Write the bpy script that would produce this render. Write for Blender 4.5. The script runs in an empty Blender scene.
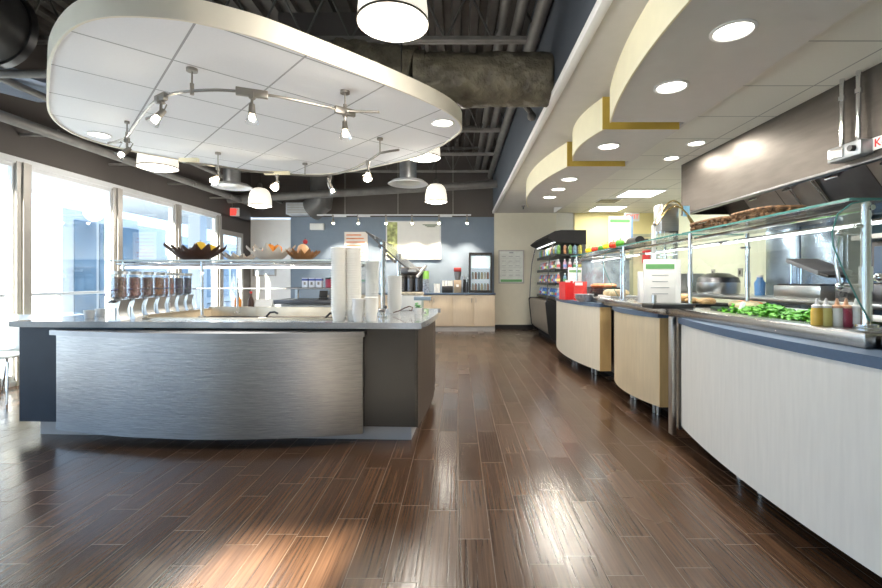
import bpy, bmesh, math, random
from mathutils import Vector, Matrix
random.seed(7)
S = bpy.context.scene
COL = S.collection
PI = math.pi
F = 455.0; CX = 458.0; CY = 280.0; HC = 1.21

def at(px, py, Y):            # point at depth Y seen at pixel
    return Vector(((px-CX)/F*Y, Y, HC-(py-CY)/F*Y))
def onz(px, py, Z):           # point on horizontal plane Z
    Y = F*(Z-HC)/(CY-py)
    return Vector(((px-CX)/F*Y, Y, Z))
def onx(px, py, X):           # point on plane X = const
    Y = F*X/(px-CX)
    return Vector((X, Y, HC-(py-CY)/F*Y))

# ------------------------------------------------------------------ materials
MATS = {}
def mat(name, col, rough=.5, metal=0, em=0, emcol=None, var=.08, scale=8, stretch=(1,1,1), bump=0, spec=.5, trans=0, coat=0):
    if name in MATS: return MATS[name]
    m = bpy.data.materials.new(name); m.use_nodes = True
    nt = m.node_tree; N = nt.nodes; L = nt.links
    b = N['Principled BSDF']
    tc = N.new('ShaderNodeTexCoord'); mp = N.new('ShaderNodeMapping'); mp.inputs['Scale'].default_value = stretch
    L.new(tc.outputs['Object'], mp.inputs[0])
    nz = N.new('ShaderNodeTexNoise'); nz.inputs['Scale'].default_value = scale; nz.inputs['Detail'].default_value = 4
    L.new(mp.outputs[0], nz.inputs['Vector'])
    rp = N.new('ShaderNodeValToRGB')
    rp.color_ramp.elements[0].position = .3; rp.color_ramp.elements[1].position = .7
    lo = [max(0, c*(1-var)) for c in col[:3]]; hi = [min(1, c*(1+var)) for c in col[:3]]
    rp.color_ramp.elements[0].color = (*lo, 1); rp.color_ramp.elements[1].color = (*hi, 1)
    L.new(nz.outputs['Fac'], rp.inputs[0]); L.new(rp.outputs[0], b.inputs['Base Color'])
    b.inputs['Roughness'].default_value = rough; b.inputs['Metallic'].default_value = metal
    b.inputs['Specular IOR Level'].default_value = spec
    b.inputs['Coat Weight'].default_value = coat
    if trans: b.inputs['Transmission Weight'].default_value = trans
    if em:
        b.inputs['Emission Color'].default_value = (*(emcol or col[:3]), 1); b.inputs['Emission Strength'].default_value = em
    if bump:
        bp = N.new('ShaderNodeBump'); bp.inputs['Strength'].default_value = bump; bp.inputs['Distance'].default_value = .01
        L.new(nz.outputs['Fac'], bp.inputs['Height']); L.new(bp.outputs[0], b.inputs['Normal'])
    MATS[name] = m; return m

def glass(name, tint=(.97,.99,.985), refl=.09, rough=.0, strong=.55):
    m = bpy.data.materials.new(name); m.use_nodes = True
    nt = m.node_tree; N = nt.nodes; L = nt.links; N.clear()
    out = N.new('ShaderNodeOutputMaterial'); mx = N.new('ShaderNodeMixShader')
    t = N.new('ShaderNodeBsdfTransparent'); t.inputs[0].default_value = (*tint, 1)
    g = N.new('ShaderNodeBsdfGlossy'); g.inputs['Roughness'].default_value = rough
    lw = N.new('ShaderNodeLayerWeight'); lw.inputs[0].default_value = .35
    mr = N.new('ShaderNodeMapRange'); mr.inputs['To Min'].default_value = refl*.4; mr.inputs['To Max'].default_value = strong
    L.new(lw.outputs['Fresnel'], mr.inputs[0]); L.new(mr.outputs[0], mx.inputs[0])
    L.new(t.outputs[0], mx.inputs[1]); L.new(g.outputs[0], mx.inputs[2]); L.new(mx.outputs[0], out.inputs[0])
    MATS[name] = m; return m

def floor_mat():
    m = bpy.data.materials.new('plank_tile_floor'); m.use_nodes = True
    nt = m.node_tree; N = nt.nodes; L = nt.links; b = N['Principled BSDF']
    def math_(op, a, b_=None, c=None):
        n = N.new('ShaderNodeMath'); n.operation = op
        for i, v in enumerate((a, b_, c)):
            if v is None: continue
            if isinstance(v, (int, float)): n.inputs[i].default_value = v
            else: L.new(v, n.inputs[i])
        return n.outputs[0]
    tc = N.new('ShaderNodeTexCoord'); sp = N.new('ShaderNodeSeparateXYZ'); L.new(tc.outputs['Object'], sp.inputs[0])
    W, LN = .1524, .622
    xr = math_('DIVIDE', sp.outputs[0], W); row = math_('FLOOR', xr)
    wn = N.new('ShaderNodeTexWhiteNoise'); wn.noise_dimensions = '1D'; L.new(row, wn.inputs['W'])
    y0 = math_('DIVIDE', sp.outputs[1], LN); yy = math_('ADD', y0, wn.outputs['Value']); colm = math_('FLOOR', yy)
    fx = math_('FRACT', xr); fy = math_('FRACT', yy)
    gx = math_('MINIMUM', fx, math_('SUBTRACT', 1, fx)); gy = math_('MINIMUM', fy, math_('SUBTRACT', 1, fy))
    gxm = math_('LESS_THAN', gx, .0105); gym = math_('LESS_THAN', gy, .0028)
    grout = math_('MAXIMUM', gxm, gym)
    cid = N.new('ShaderNodeCombineXYZ'); L.new(row, cid.inputs[0]); L.new(colm, cid.inputs[1])
    w2 = N.new('ShaderNodeTexWhiteNoise'); w2.noise_dimensions = '2D'; L.new(cid.outputs[0], w2.inputs['Vector'])
    # grain
    mp = N.new('ShaderNodeMapping'); mp.inputs['Scale'].default_value = (60, 1.1, 1)
    off = N.new('ShaderNodeVectorMath'); off.operation = 'ADD'; L.new(tc.outputs['Object'], off.inputs[0])
    sc_ = N.new('ShaderNodeVectorMath'); sc_.operation = 'SCALE'; L.new(w2.outputs['Color'], sc_.inputs[0]); sc_.inputs['Scale'].default_value = 5
    L.new(sc_.outputs[0], off.inputs[1]); L.new(off.outputs[0], mp.inputs[0])
    nz = N.new('ShaderNodeTexNoise'); nz.inputs['Scale'].default_value = 1.6; nz.inputs['Detail'].default_value = 5; nz.inputs['Distortion'].default_value = .15
    L.new(mp.outputs[0], nz.inputs['Vector'])
    rp = N.new('ShaderNodeValToRGB'); e = rp.color_ramp.elements
    e[0].position = .34; e[0].color = (.044,.023,.014,1); e[1].position = .68; e[1].color = (.108,.060,.035,1)
    L.new(nz.outputs['Fac'], rp.inputs[0])
    hs = N.new('ShaderNodeHueSaturation'); L.new(rp.outputs[0], hs.inputs['Color'])
    L.new(math_('MULTIPLY_ADD', w2.outputs['Value'], .34, .84), hs.inputs['Value'])
    mx = N.new('ShaderNodeMix'); mx.data_type = 'RGBA'
    L.new(math_('MULTIPLY', grout, .8), mx.inputs[0]); L.new(hs.outputs[0], mx.inputs[6]); mx.inputs[7].default_value = (.15,.115,.085,1)
    L.new(mx.outputs[2], b.inputs['Base Color'])
    # roughness
    n2 = N.new('ShaderNodeTexNoise'); n2.inputs['Scale'].default_value = 1.3; n2.inputs['Detail'].default_value = 5; L.new(tc.outputs['Object'], n2.inputs['Vector'])
    r1 = math_('MULTIPLY_ADD', n2.outputs['Fac'], .12, .13)
    r2 = math_('MULTIPLY_ADD', w2.outputs['Value'], .08, r1)
    L.new(math_('MULTIPLY_ADD', grout, .3, r2), b.inputs['Roughness'])
    hgt = math_('SUBTRACT', math_('MULTIPLY', nz.outputs['Fac'], .6), math_('MULTIPLY', grout, .8))
    tilt = math_('MULTIPLY', math_('SUBTRACT', w2.outputs['Value'], .5), fx)
    bp = N.new('ShaderNodeBump'); bp.inputs['Strength'].default_value = .5; bp.inputs['Distance'].default_value = .003
    L.new(math_('MULTIPLY_ADD', tilt, 1.2, hgt), bp.inputs['Height']); L.new(bp.outputs[0], b.inputs['Normal'])
    b.inputs['Specular IOR Level'].default_value = .55
    return m

def tile_mat(name, col, sx, sy, ox=0, oy=0, rot=0, lw=.012, linecol=(.33,.33,.32), em=0):
    m = bpy.data.materials.new(name); m.use_nodes = True
    nt = m.node_tree; N = nt.nodes; L = nt.links; b = N['Principled BSDF']
    tc = N.new('ShaderNodeTexCoord'); mp = N.new('ShaderNodeMapping'); mp.vector_type = 'TEXTURE'
    mp.inputs['Location'].default_value = (ox, oy, 0); mp.inputs['Rotation'].default_value = (0,0,rot)
    L.new(tc.outputs['Object'], mp.inputs[0]); sp = N.new('ShaderNodeSeparateXYZ'); L.new(mp.outputs[0], sp.inputs[0])
    def M(op, a, c):
        n = N.new('ShaderNodeMath'); n.operation = op
        for i, v in enumerate((a, c)):
            if isinstance(v, (int, float)): n.inputs[i].default_value = v
            else: L.new(v, n.inputs[i])
        return n.outputs[0]
    g = []
    for k, s in ((0, sx), (1, sy)):
        f = M('FRACT', M('DIVIDE', sp.outputs[k], s), 0); g.append(M('LESS_THAN', f, lw/s))
    gg = M('MAXIMUM', g[0], g[1])
    nz = N.new('ShaderNodeTexNoise'); nz.inputs['Scale'].default_value = 60; L.new(tc.outputs['Object'], nz.inputs['Vector'])
    rp = N.new('ShaderNodeValToRGB'); rp.color_ramp.elements[0].color = (*[c*.95 for c in col],1); rp.color_ramp.elements[1].color = (*col,1)
    L.new(nz.outputs['Fac'], rp.inputs[0])
    mx = N.new('ShaderNodeMix'); mx.data_type = 'RGBA'; L.new(gg, mx.inputs[0]); L.new(rp.outputs[0], mx.inputs[6]); mx.inputs[7].default_value = (*linecol,1)
    L.new(mx.outputs[2], b.inputs['Base Color']); b.inputs['Roughness'].default_value = .8
    return m

white_wall = mat('white_plaster', (.88,.89,.91), .75, var=.02)
beige_wall = mat('cream_plaster', (.72,.68,.56), .75, var=.02)
yellow_wall = mat('yellow_plaster', (.80,.70,.36), .75, var=.02)
green_wall = mat('pale_green_plaster', (.80,.84,.66), .6, var=.02)
blue_wall = mat('slate_blue_paint', (.20,.255,.33), .7, var=.03)
soffit_blue = mat('dark_slate_paint', (.075,.09,.115), .7, var=.05, scale=2)
char_wall = mat('charcoal_paint', (.10,.088,.083), .75, var=.06, scale=2)
gyp = mat('gypsum_soffit', (.62,.60,.58), .75, var=.02)
gyp_white = mat('gypsum_white_edge', (.86,.86,.86), .6, var=.02)
cream = mat('cream_fascia', (.86,.80,.58), .7, var=.02)
gold = mat('ochre_fascia', (.62,.44,.08), .6, var=.03)
deck = mat('dark_deck_paint', (.085,.075,.068), .65, var=.2, scale=3)
steelpaint = mat('grey_joist_paint', (.22,.21,.20), .5, var=.15)
pipe_paint = mat('grey_pipe_paint', (.13,.125,.12), .5, var=.15)
duct_wrap = mat('wrapped_duct_skin', (.13,.118,.088), .5, var=.45, scale=7, bump=1.0); [setattr(n.inputs['Distance'],'default_value',.06) for n in duct_wrap.node_tree.nodes if n.type=='BUMP']
duct_dark = mat('black_duct_skin', (.10,.10,.10), .4, var=.3, scale=3, bump=.3)
alum = mat('window_aluminium', (.42,.40,.38), .4, metal=.3, var=.05)
alum_white = mat('white_window_trim', (.72,.74,.77), .5, var=.03)
steel = mat('brushed_steel', (.62,.62,.61), .28, metal=1, var=.06, scale=6, stretch=(1,1,30))
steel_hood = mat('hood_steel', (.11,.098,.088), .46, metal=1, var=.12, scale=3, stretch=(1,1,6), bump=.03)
steel_dark = mat('dark_steel', (.16,.16,.17), .35, metal=1, var=.1)
chrome = mat('chrome', (.75,.76,.78), .12, metal=1, var=.03)
nickel = mat('satin_nickel', (.30,.28,.255), .38, metal=1, var=.05)
black = mat('black_plastic', (.015,.015,.016), .35, var=.1)
matblack = mat('matte_black', (.006,.006,.007), .8, var=.1)
counter_grey = mat('grey_solid_counter', (.26,.275,.30), .16, var=.08, scale=90, coat=.3)
ledge_blue = mat('slate_blue_laminate', (.085,.135,.215), .42, var=.05, scale=60)
panel_char = mat('charcoal_laminate', (.026,.024,.023), .5, var=.1, scale=3, spec=.22, stretch=(1,1,1))
panel_blue = mat('charcoal_blue_laminate', (.035,.048,.072), .45, spec=.3, var=.05)
panel_brown = mat('taupe_laminate', (.07,.054,.044), .45, spec=.3, var=.1, scale=20, stretch=(1,1,.1))
toe_white = mat('pale_toe_kick', (.50,.50,.52), .4, var=.03)
maple = mat('pale_maple_laminate', (.80,.77,.71), .42, var=.035, scale=14, stretch=(3,3,.3))
maple_end_lit = mat('warm_lit_maple_laminate', (.66,.46,.21), .42, var=.06, scale=9, stretch=(6,6,.5))  # same maple, with the warm light on the end faces painted in
cab_maple = mat('back_cabinet_maple', (.72,.58,.42), .45, var=.04, scale=9, stretch=(6,6,.5))
white_p = mat('white_plastic', (.82,.82,.81), .4, var=.02)
paper = mat('white_paper', (.86,.86,.84), .7, var=.02)
green_ink = mat('green_ink', (.16,.42,.16), .6, var=.05)
grey_ink = mat('grey_ink', (.40,.42,.44), .7, var=.05)
red_p = mat('red_card', (.72,.03,.03), .45, var=.08)
lens = mat('glowing_lens', (1,.97,.9), .4, em=9, emcol=(1,.95,.85))
lens_panel = mat('glowing_ceiling_diffuser', (1,.99,.95), .4, em=5, emcol=(1,.97,.9))
tube_glow = mat('glowing_light_tube', (1,1,1), .4, em=2.2, emcol=(.95,.98,1))
shade_m = mat('glowing_frosted_shade', (1,.97,.9), .4, em=.75, emcol=(1,.92,.78))
shade_hot = mat('glowing_shade_diffuser', (1,.97,.9), .4, em=3, emcol=(1,.95,.84))
bulb_m = mat('hot_bulb', (1,.9,.7), .3, em=60, emcol=(1,.86,.62))
G = glass('clear_glass'); GW = glass('window_glass', (.93,.97,1), .08, strong=.4)
GF = glass('clear_front_glass', (.965,.99,.985), .04, strong=.10)
GE = mat('green_glass_edge', (.10,.30,.27), .15, var=.1)
GA = glass('acrylic', (.96,.97,.98), .15, .05, strong=.6)

# ------------------------------------------------------------------ mesh builder
class MB:
    def __init__(s): s.bm = bmesh.new()
    def box(s, x0, x1, y0, y1, z0, z1, bev=0, rot=None, piv=None):
        c = Vector(((x0+x1)/2, (y0+y1)/2, (z0+z1)/2))
        r = bmesh.ops.create_cube(s.bm, size=1); v = r['verts']
        bmesh.ops.scale(s.bm, vec=(abs(x1-x0), abs(y1-y0), abs(z1-z0)), verts=v)
        if bev:
            ed = list({e for q in v for e in q.link_edges})
            rr = bmesh.ops.bevel(s.bm, geom=ed, offset=bev, segments=2, affect='EDGES', profile=.5)
            v = list({q for f in rr['faces'] for q in f.verts} | {q for q in v if q.is_valid})
        bmesh.ops.translate(s.bm, vec=c, verts=v)
        if rot is not None:
            bmesh.ops.rotate(s.bm, cent=Vector(piv) if piv is not None else c, matrix=rot, verts=v)
        return s
    def cyl(s, p0, p1, r0, r1=None, seg=16, caps=True):
        p0 = Vector(p0); p1 = Vector(p1); r1 = r0 if r1 is None else r1
        d = p1-p0; q = d.to_track_quat('Z', 'Y').to_matrix()
        A = []; B = []
        for i in range(seg):
            a = 2*PI*i/seg; u = q @ Vector((math.cos(a), math.sin(a), 0))
            A.append(s.bm.verts.new(p0+u*r0)); B.append(s.bm.verts.new(p1+u*r1))
        for i in range(seg):
            j = (i+1) % seg; s.bm.faces.new((A[i], A[j], B[j], B[i]))
        if caps:
            s.bm.faces.new(A[::-1]); s.bm.faces.new(B)
        return s
    def tube(s, pts, r, seg=8, closed=False):
        pts = [Vector(p) for p in pts]; n = len(pts); rings = []
        up = None
        for i, p in enumerate(pts):
            if closed: d = pts[(i+1) % n]-pts[i-1]
            else: d = pts[min(i+1, n-1)]-pts[max(i-1, 0)]
            d.normalize()
            if up is None: up = d.orthogonal().normalized()
            else: up = (up-d*up.dot(d)).normalized()
            w = d.cross(up); rr = r(i/(n-1)) if callable(r) else r
            rings.append([s.bm.verts.new(p+(up*math.cos(2*PI*k/seg)+w*math.sin(2*PI*k/seg))*rr) for k in range(seg)])
        for i in range(n if closed else n-1):
            a = rings[i]; b = rings[(i+1) % n]
            for k in range(seg):
                s.bm.faces.new((a[k], a[(k+1) % seg], b[(k+1) % seg], b[k]))
        if not closed:
            s.bm.faces.new(rings[0][::-1]); s.bm.faces.new(rings[-1])
        return s
    def lathe(s, prof, loc=(0,0,0), seg=24, sx=1, sy=1):
        loc = Vector(loc); rings = []
        for r, z in prof:
            if r < 1e-5: rings.append([s.bm.verts.new(loc+Vector((0,0,z)))])
            else: rings.append([s.bm.verts.new(loc+Vector((r*sx*math.cos(2*PI*k/seg), r*sy*math.sin(2*PI*k/seg), z))) for k in range(seg)])
        for a, b in zip(rings, rings[1:]):
            for k in range(seg):
                j = (k+1) % seg
                if len(a) == 1 and len(b) == 1: continue
                if len(a) == 1: s.bm.faces.new((a[0], b[j], b[k]))
                elif len(b) == 1: s.bm.faces.new((a[k], a[j], b[0]))
                else: s.bm.faces.new((a[k], a[j], b[j], b[k]))
        return s
    def prism(s, poly, z0, z1, axis='z'):
        def P(a, b, c):
            return {'z': (a, b, c), 'y': (a, c, b), 'x': (c, a, b)}[axis]
        A = [s.bm.verts.new(P(a, b, z0)) for a, b in poly]; B = [s.bm.verts.new(P(a, b, z1)) for a, b in poly]
        n = len(poly)
        s.bm.faces.new(A[::-1]); s.bm.faces.new(B)
        for i in range(n): s.bm.faces.new((A[i], A[(i+1) % n], B[(i+1) % n], B[i]))
        return s
    def strip(s, path, z0, z1):           # vertical sheet along a plan path
        A = [s.bm.verts.new((a, b, z0)) for a, b in path]; B = [s.bm.verts.new((a, b, z1)) for a, b in path]
        for i in range(len(path)-1): s.bm.faces.new((A[i], A[i+1], B[i+1], B[i]))
        return s
    def quad(s, *p):
        s.bm.faces.new([s.bm.verts.new(q) for q in p]); return s
    def blob(s, c, r, sc=(1,1,1), amp=.0, sub=2):
        v = bmesh.ops.create_icosphere(s.bm, subdivisions=sub, radius=r)['verts']
        for q in v:
            k = 1+random.uniform(-amp, amp)
            q.co = Vector((q.co.x*sc[0]*k, q.co.y*sc[1]*k, q.co.z*sc[2]*k))+Vector(c)
        return s

def M(o): return Matrix.Translation(o.location) @ Matrix.Rotation(o.rotation_euler[2], 4, 'Z')
def obj(name, mb, m, parent=None, world=False, label=None, smooth=True, flat=False):
    me = bpy.data.meshes.new(name)
    bmesh.ops.recalc_face_normals(mb.bm, faces=mb.bm.faces[:])
    if world and parent is not None:
        mw = M(parent)
        if parent.parent: mw = M(parent.parent) @ mw
        mb.bm.transform(mw.inverted())
    mb.bm.to_mesh(me); mb.bm.free()
    if not flat:
        me.polygons.foreach_set('use_smooth', [True]*len(me.polygons)); me.set_sharp_from_angle(angle=math.radians(35))
    o = bpy.data.objects.new(name, me); COL.objects.link(o)
    if m: me.materials.append(m)
    if parent is not None: o.parent = parent
    if label: o['label'] = label
    return o
def tag(o, label, cat, group=None, kind=None):
    o['label'] = label; o['category'] = cat
    if group: o['group'] = group
    if kind: o['kind'] = kind
    return o
def thing(name, label, cat, loc=(0,0,0), rz=0, group=None, kind=None):
    o = bpy.data.objects.new(name, None); o.empty_display_size = .05; COL.objects.link(o)
    o.location = loc; o.rotation_euler = (0,0,rz)
    return tag(o, label, cat, group, kind)
def struct(name, mb, m, label, cat, flat=False):
    o = obj(name, mb, m, flat=flat); return tag(o, label, cat, kind='structure')
def dup(root, loc, rz, label, group=None):
    r = root.copy(); COL.objects.link(r); r.location = loc; r.rotation_euler = (0,0,rz); r['label'] = label
    if group: r['group'] = group
    for ch in list(root.children):
        c = ch.copy(); COL.objects.link(c); c.parent = r
        for g in ch.children:
            d = g.copy(); COL.objects.link(d); d.parent = c
    return r
def lamp(kind, name, loc, power, col, size=.1, parent=None, rot=None, spot=None, blend=.6):
    l = bpy.data.lights.new(name, kind); l.energy = power; l.color = col
    if kind == 'AREA': l.shape = 'DISK'; l.size = size
    elif kind != 'SUN': l.shadow_soft_size = size
    if kind == 'SPOT': l.spot_size = spot; l.spot_blend = blend
    o = bpy.data.objects.new(name, l); COL.objects.link(o); o.location = loc
    if rot: o.rotation_euler = rot
    if parent is not None:
        o.parent = parent; o.location = M(parent).inverted() @ Vector(loc)
    return o
ORD = ['first','second','third','fourth','fifth','sixth','seventh','eighth','ninth','tenth','eleventh','twelfth','thirteenth','fourteenth','fifteenth','sixteenth']
def rot(axis, deg): return Matrix.Rotation(math.radians(deg), 3, axis)
WARM = (1,.86,.66); SOFT = (1,.93,.82)

# ------------------------------------------------------------------ room shell
XL, XR, YB, YF = -5.1, 4.1, 11.2, -3.0
ZD = 4.3; ZS = 2.86; XS = .89; ZT = 2.6; ZC = 2.57
struct('floor', MB().box(XL-.1, XR+.1, YF-.1, YB+.1, -.05, 0), floor_mat(), 'brown wood-look plank tile floor with pale grout lines', 'floor', flat=True)
# corrugated deck
b = MB(); x = XL; prof = []
while x < XS+.3:
    prof += [(x, ZD), (x+.09, ZD), (x+.11, ZD+.06), (x+.19, ZD+.06)]; x += .21
for (a0, z0), (a1, z1) in zip(prof, prof[1:]): b.quad((a0, YF, z0), (a1, YF, z1), (a1, YB, z1), (a0, YB, z0))
struct('ceiling', b, deck, 'dark painted corrugated metal roof deck above the open dining side', 'ceiling', flat=True)
# walls
b = MB().box(XL-.12, XL, YF, YB, 2.62, ZD+.1); struct('wall_left', b, char_wall, 'dark brown-grey wall band above the row of tall windows', 'wall')
b = MB().box(XL, XS, YB, YB+.12, 2.76, ZD+.1)
struct('wall_back_upper', b, char_wall, 'charcoal upper part of the far wall above the track light', 'wall')
b = MB().box(-4.12, XS, YB, YB+.1, 0, 2.76); struct('wall_back', b, blue_wall, 'slate blue far wall behind the beverage counter', 'wall')
b = MB().box(XL, -4.12, YB-.01, YB+.1, 0, 2.70); struct('wall_back_left', b, white_wall, 'pale grey narrow far wall panel beside the glass door', 'wall')
b = MB().box(XS, 2.5, YB, YB+.1, 0, 3.0); struct('wall_back_right', b, beige_wall, 'cream far wall with the framed notice beside the grab-and-go cooler', 'wall')
b = MB().box(2.42, 2.5, 9.46, YB, 0, 3.0); struct('wall_return', b, beige_wall, 'cream side wall behind the open cooler', 'wall')
b = MB().box(2.42, XR+.1, 9.45, 9.55, 0, 2.8); struct('wall_back_kitchen', b, yellow_wall, 'yellow wall at the far end of the serving line', 'wall')
b = MB().box(XR, XR+.1, YF, 9.5, 0, 2.8); struct('wall_right', b, green_wall, 'pale green kitchen wall behind the serving line', 'wall')
# unseen rear wall; its narrow gap is shaped to throw the sun patch
b = MB(); b.box(XL, -2.0, YF-.1, YF, 0, ZD+.1); b.box(-1.42, XR, YF-.1, YF, 0, ZD+.1); b.box(-2.0, -1.42, YF-.1, YF, 2.42, ZD+.1)
struct('wall_front', b, beige_wall, 'cream wall behind the viewer with a gap shaped for the sun patch', 'wall')
# soffit above aisle
b = MB().box(XS, 2.0, YF, YB, ZS, ZS+.12); b.box(2.0, 2.5, 9.45, YB, ZS, ZS+.12)
struct('ceiling_soffit', b, gyp, 'grey-white plaster soffit running above the serving aisle', 'ceiling')
b = MB().box(XS-.03, XS, YF, YB, ZS+.05, ZD+.1); struct('wall_soffit', b, soffit_blue, 'dark slate blue side of the soffit facing the open ceiling', 'wall')
b = MB().box(XS-.045, XS+.02, YF, YB, ZS-.012, ZS+.055, .004); struct('trim_1', b, gyp_white, 'thin white edge strip along the bottom corner of the soffit', 'trim')
b = MB().box(2.0, XR, YF, 9.45, ZT, ZT+.3)
struct('ceiling_tiles', b, tile_mat('acoustic_tiles', (.72,.71,.66), .61, .61, .1, .2), 'white acoustic tile ceiling in a grid over the kitchen', 'ceiling', flat=True)
b = MB().box(1.99, 2.03, YF, 9.45, ZT-.004, ZS); struct('trim_2', b, gyp, 'grey-white vertical step between soffit and tile ceiling', 'trim')
b = MB().box(XS, 2.42, YB-.015, YB, 0, .11); struct('baseboard_back', b, black, 'black baseboard under the cream far wall', 'baseboard')

# curved ceiling bulkheads
def arc(xa, ya, xb, yb, bulge, n=20):
    out = []
    for i in range(n+1):
        t = i/n; out.append((xa+(xb-xa)*t-bulge*(1-(2*t-1)**2), ya+(yb-ya)*t))
    return out
for (y0, y1, bu, lab) in ((.9, 3.92, .19, 'nearest curved cream ceiling bulkhead with two round downlights'), (4.1, 5.2, .08, 'middle short curved ceiling bulkhead holding one downlight'), (5.43, 8.5, .2, 'farthest curved ceiling bulkhead holding three small downlights')):
    t = thing('ceiling_bulkhead', lab, 'ceiling bulkhead', (1.3, y0, ZC))
    A = arc(1.32, y0, 1.32, y1, bu)
    obj('soffit_panel', MB().prism(A+[(1.995, y1), (1.995, y0)], ZC, ZS-.002), gyp, t, True)
    o_ = [(a-.012, y) for a, y in A]
    obj('curved_fascia', MB().prism([(a, y) for a, y in o_]+[(a, y) for a, y in A[::-1]], ZC-.004, ZS-.003), cream, t, True)
    obj('end_panel', MB().box(1.30, 1.99, y0-.012, y0, ZC-.004, ZS-.003), gold, t, True, 'ochre coloured end face')
    
def downlight(x, y, z, label, r=.10, power=26, group='downlights'):
    t = thing('downlight', label, 'downlight', (x, y, z), 0, group)
    obj('trim_ring', MB().lathe([(r, .0), (r+.02, -.001), (r+.022, -.006), (r+.004, -.010), (r-.004, .0)]), white_p, t)
    obj('lens', MB().lathe([(0, -.003), (r, -.003), (r, 0), (0, 0)]), lens, t)
    lamp('AREA', 'downlight_lamp', (x, y, z-.02), power, SOFT, r*1.8, t)
for i, (x, y) in enumerate(((1.5,2.48),(1.5,3.2),(1.53,4.62),(1.5,6.13),(1.5,6.8),(1.5,7.46))):
    downlight(x, y, ZC, ['large round downlight nearest the viewer in the near curved bulkhead','second round downlight, in the near curved bulkhead','single round downlight in the middle curved bulkhead','nearest of three downlights in the farthest bulkhead','middle of three downlights in the farthest bulkhead','farthest of three downlights in the farthest bulkhead'][i], .095, 20, 'round downlights above the aisle')
downlight(2.42, 4.62, ZT, 'dark-rimmed downlight in the tile ceiling nearer the hood', .075, 14, 'downlights in the tile ceiling')
downlight(2.43, 5.18, ZT, 'dark-rimmed downlight in the tile ceiling at the far end of the hood', .075, 14, 'downlights in the tile ceiling')
for k, (x, y) in enumerate(((2.92, 7.3), (2.9, 8.84))):
    t = thing('ceiling_light', ['nearer square glowing ceiling light in the tile ceiling','farther square glowing ceiling light by the yellow wall'][k], 'ceiling light', (x, y, ZT), 0, 'square ceiling lights')
    b = MB()
    for q in ((-.31,.31,-.31,-.285),(-.31,.31,.285,.31),(-.31,-.285,-.285,.285),(.285,.31,-.285,.285)): b.box(*q, -.012, 0)
    obj('frame', b, white_p, t); obj('diffuser', MB().box(-.285,.285,-.285,.285,-.008,0), lens_panel, t)
    lamp('AREA', 'ceiling_light_lamp', (x, y, ZT-.03), 13, (1,.97,.9), .5, t)
t = thing('air_vent', 'dark slotted air vent beside the square ceiling light', 'vent', (2.62, 7.95, ZT))
obj('frame', MB().box(-.2,.2,-.2,.2,-.012,-.0), white_p, t)
b = MB()
for k in range(7): b.box(-.17, .17, -.165+k*.05, -.14+k*.05, -.018, -.012)
obj('louvre', b, steel_dark, t)
t = thing('fire_sprinkler', 'small dark fire sprinkler below the far soffit', 'sprinkler', (1.45, 10.1, ZS))
obj('escutcheon', MB().cyl((0,0,-.02),(0,0,0),.04), nickel, t); obj('nozzle', MB().cyl((0,0,-.08),(0,0,-.02),.015), steel_dark, t)

# ------------------------------------------------------------------ windows on the left
ZH = 2.55
ym = [-2.9+i*1.45+.04 for i in range(0,10)]
ym = [5.29-1.45*k for k in range(5,-1,-1)]+[6.75, 8.21, 9.62]
ym = [YF]+[y for y in ym if y > YF+.3]
wn = 0
for a, c in zip(ym, ym[1:]):
    wn += 1
    t = thing('window_%d' % wn, 'tall floor-to-ceiling window in bay %s from the front' % ORD[wn-1], 'window', (XL, (a+c)/2, 0), 0, None, 'structure')
    b = MB(); b.box(XL-.03, XL+.03, a+.09, c-.09, ZH-.05, ZH); b.box(XL-.03, XL+.03, a+.09, c-.09, .06, .12)
    b.box(XL-.03, XL+.03, a+.09, a+.12, .12, ZH-.05); b.box(XL-.03, XL+.03, c-.12, c-.09, .12, ZH-.05)
    obj('frame', b, alum_white, t, True)
    obj('pane', MB().box(XL-.008, XL, a+.12, c-.12, .12, ZH-.05), GW, t, True)
for k, y in enumerate(ym[1:]):
    b = MB(); b.box(XL-.06, XL+.06, y-.09, y-.035, 0, ZH+.02); b.box(XL-.08, XL+.08, y-.03, y+.03, 0, ZH+.02); b.box(XL-.06, XL+.06, y+.035, y+.09, 0, ZH+.02)
    struct('trim_%d' % (k+3), b, alum, 'grooved grey-beige window mullion, %s from the front' % ORD[k], 'mullion')
b = MB().box(XL-.08, XL+.05, YF, 9.7, ZH, ZH+.07); struct('trim_head', b, alum_white, 'pale head trim running above the windows', 'trim')
b = MB().box(XL-.08, XL+.05, YF, 9.7, 0, .06); struct('baseboard_left', b, alum_white, 'pale sill strip at the foot of the windows', 'baseboard')
t = thing('door_1', 'glass door with aluminium frame under the exit sign at the far left corner', 'door', (XL, 10.2, 0), 0, None, 'structure')
b = MB(); b.box(XL-.04, XL+.04, 9.74, 9.82, 0, 2.3); b.box(XL-.04, XL+.04, 10.62, 10.72, 0, 2.3); b.box(XL-.04, XL+.04, 9.82, 10.62, 2.2, 2.3); b.box(XL-.04, XL+.04, 9.82, 10.62, 0, .2)
obj('door_frame', b, alum, t, True); obj('pane', MB().box(XL-.008, XL, 9.82, 10.62, .2, 2.2), GW, t, True)
obj('door_handle', MB().tube([(XL+.04,10.55,.9),(XL+.09,10.55,.92),(XL+.09,10.55,1.2),(XL+.04,10.55,1.22)], .012), chrome, t, True)
b = MB(); b.box(XL-.12, XL, 9.7, 10.75, 2.3, 2.65); b.box(XL-.12, XL, 10.72, YB, 0, 2.65)
struct('wall_left_corner', b, char_wall, 'dark wall around the far glass door', 'wall')

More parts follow.
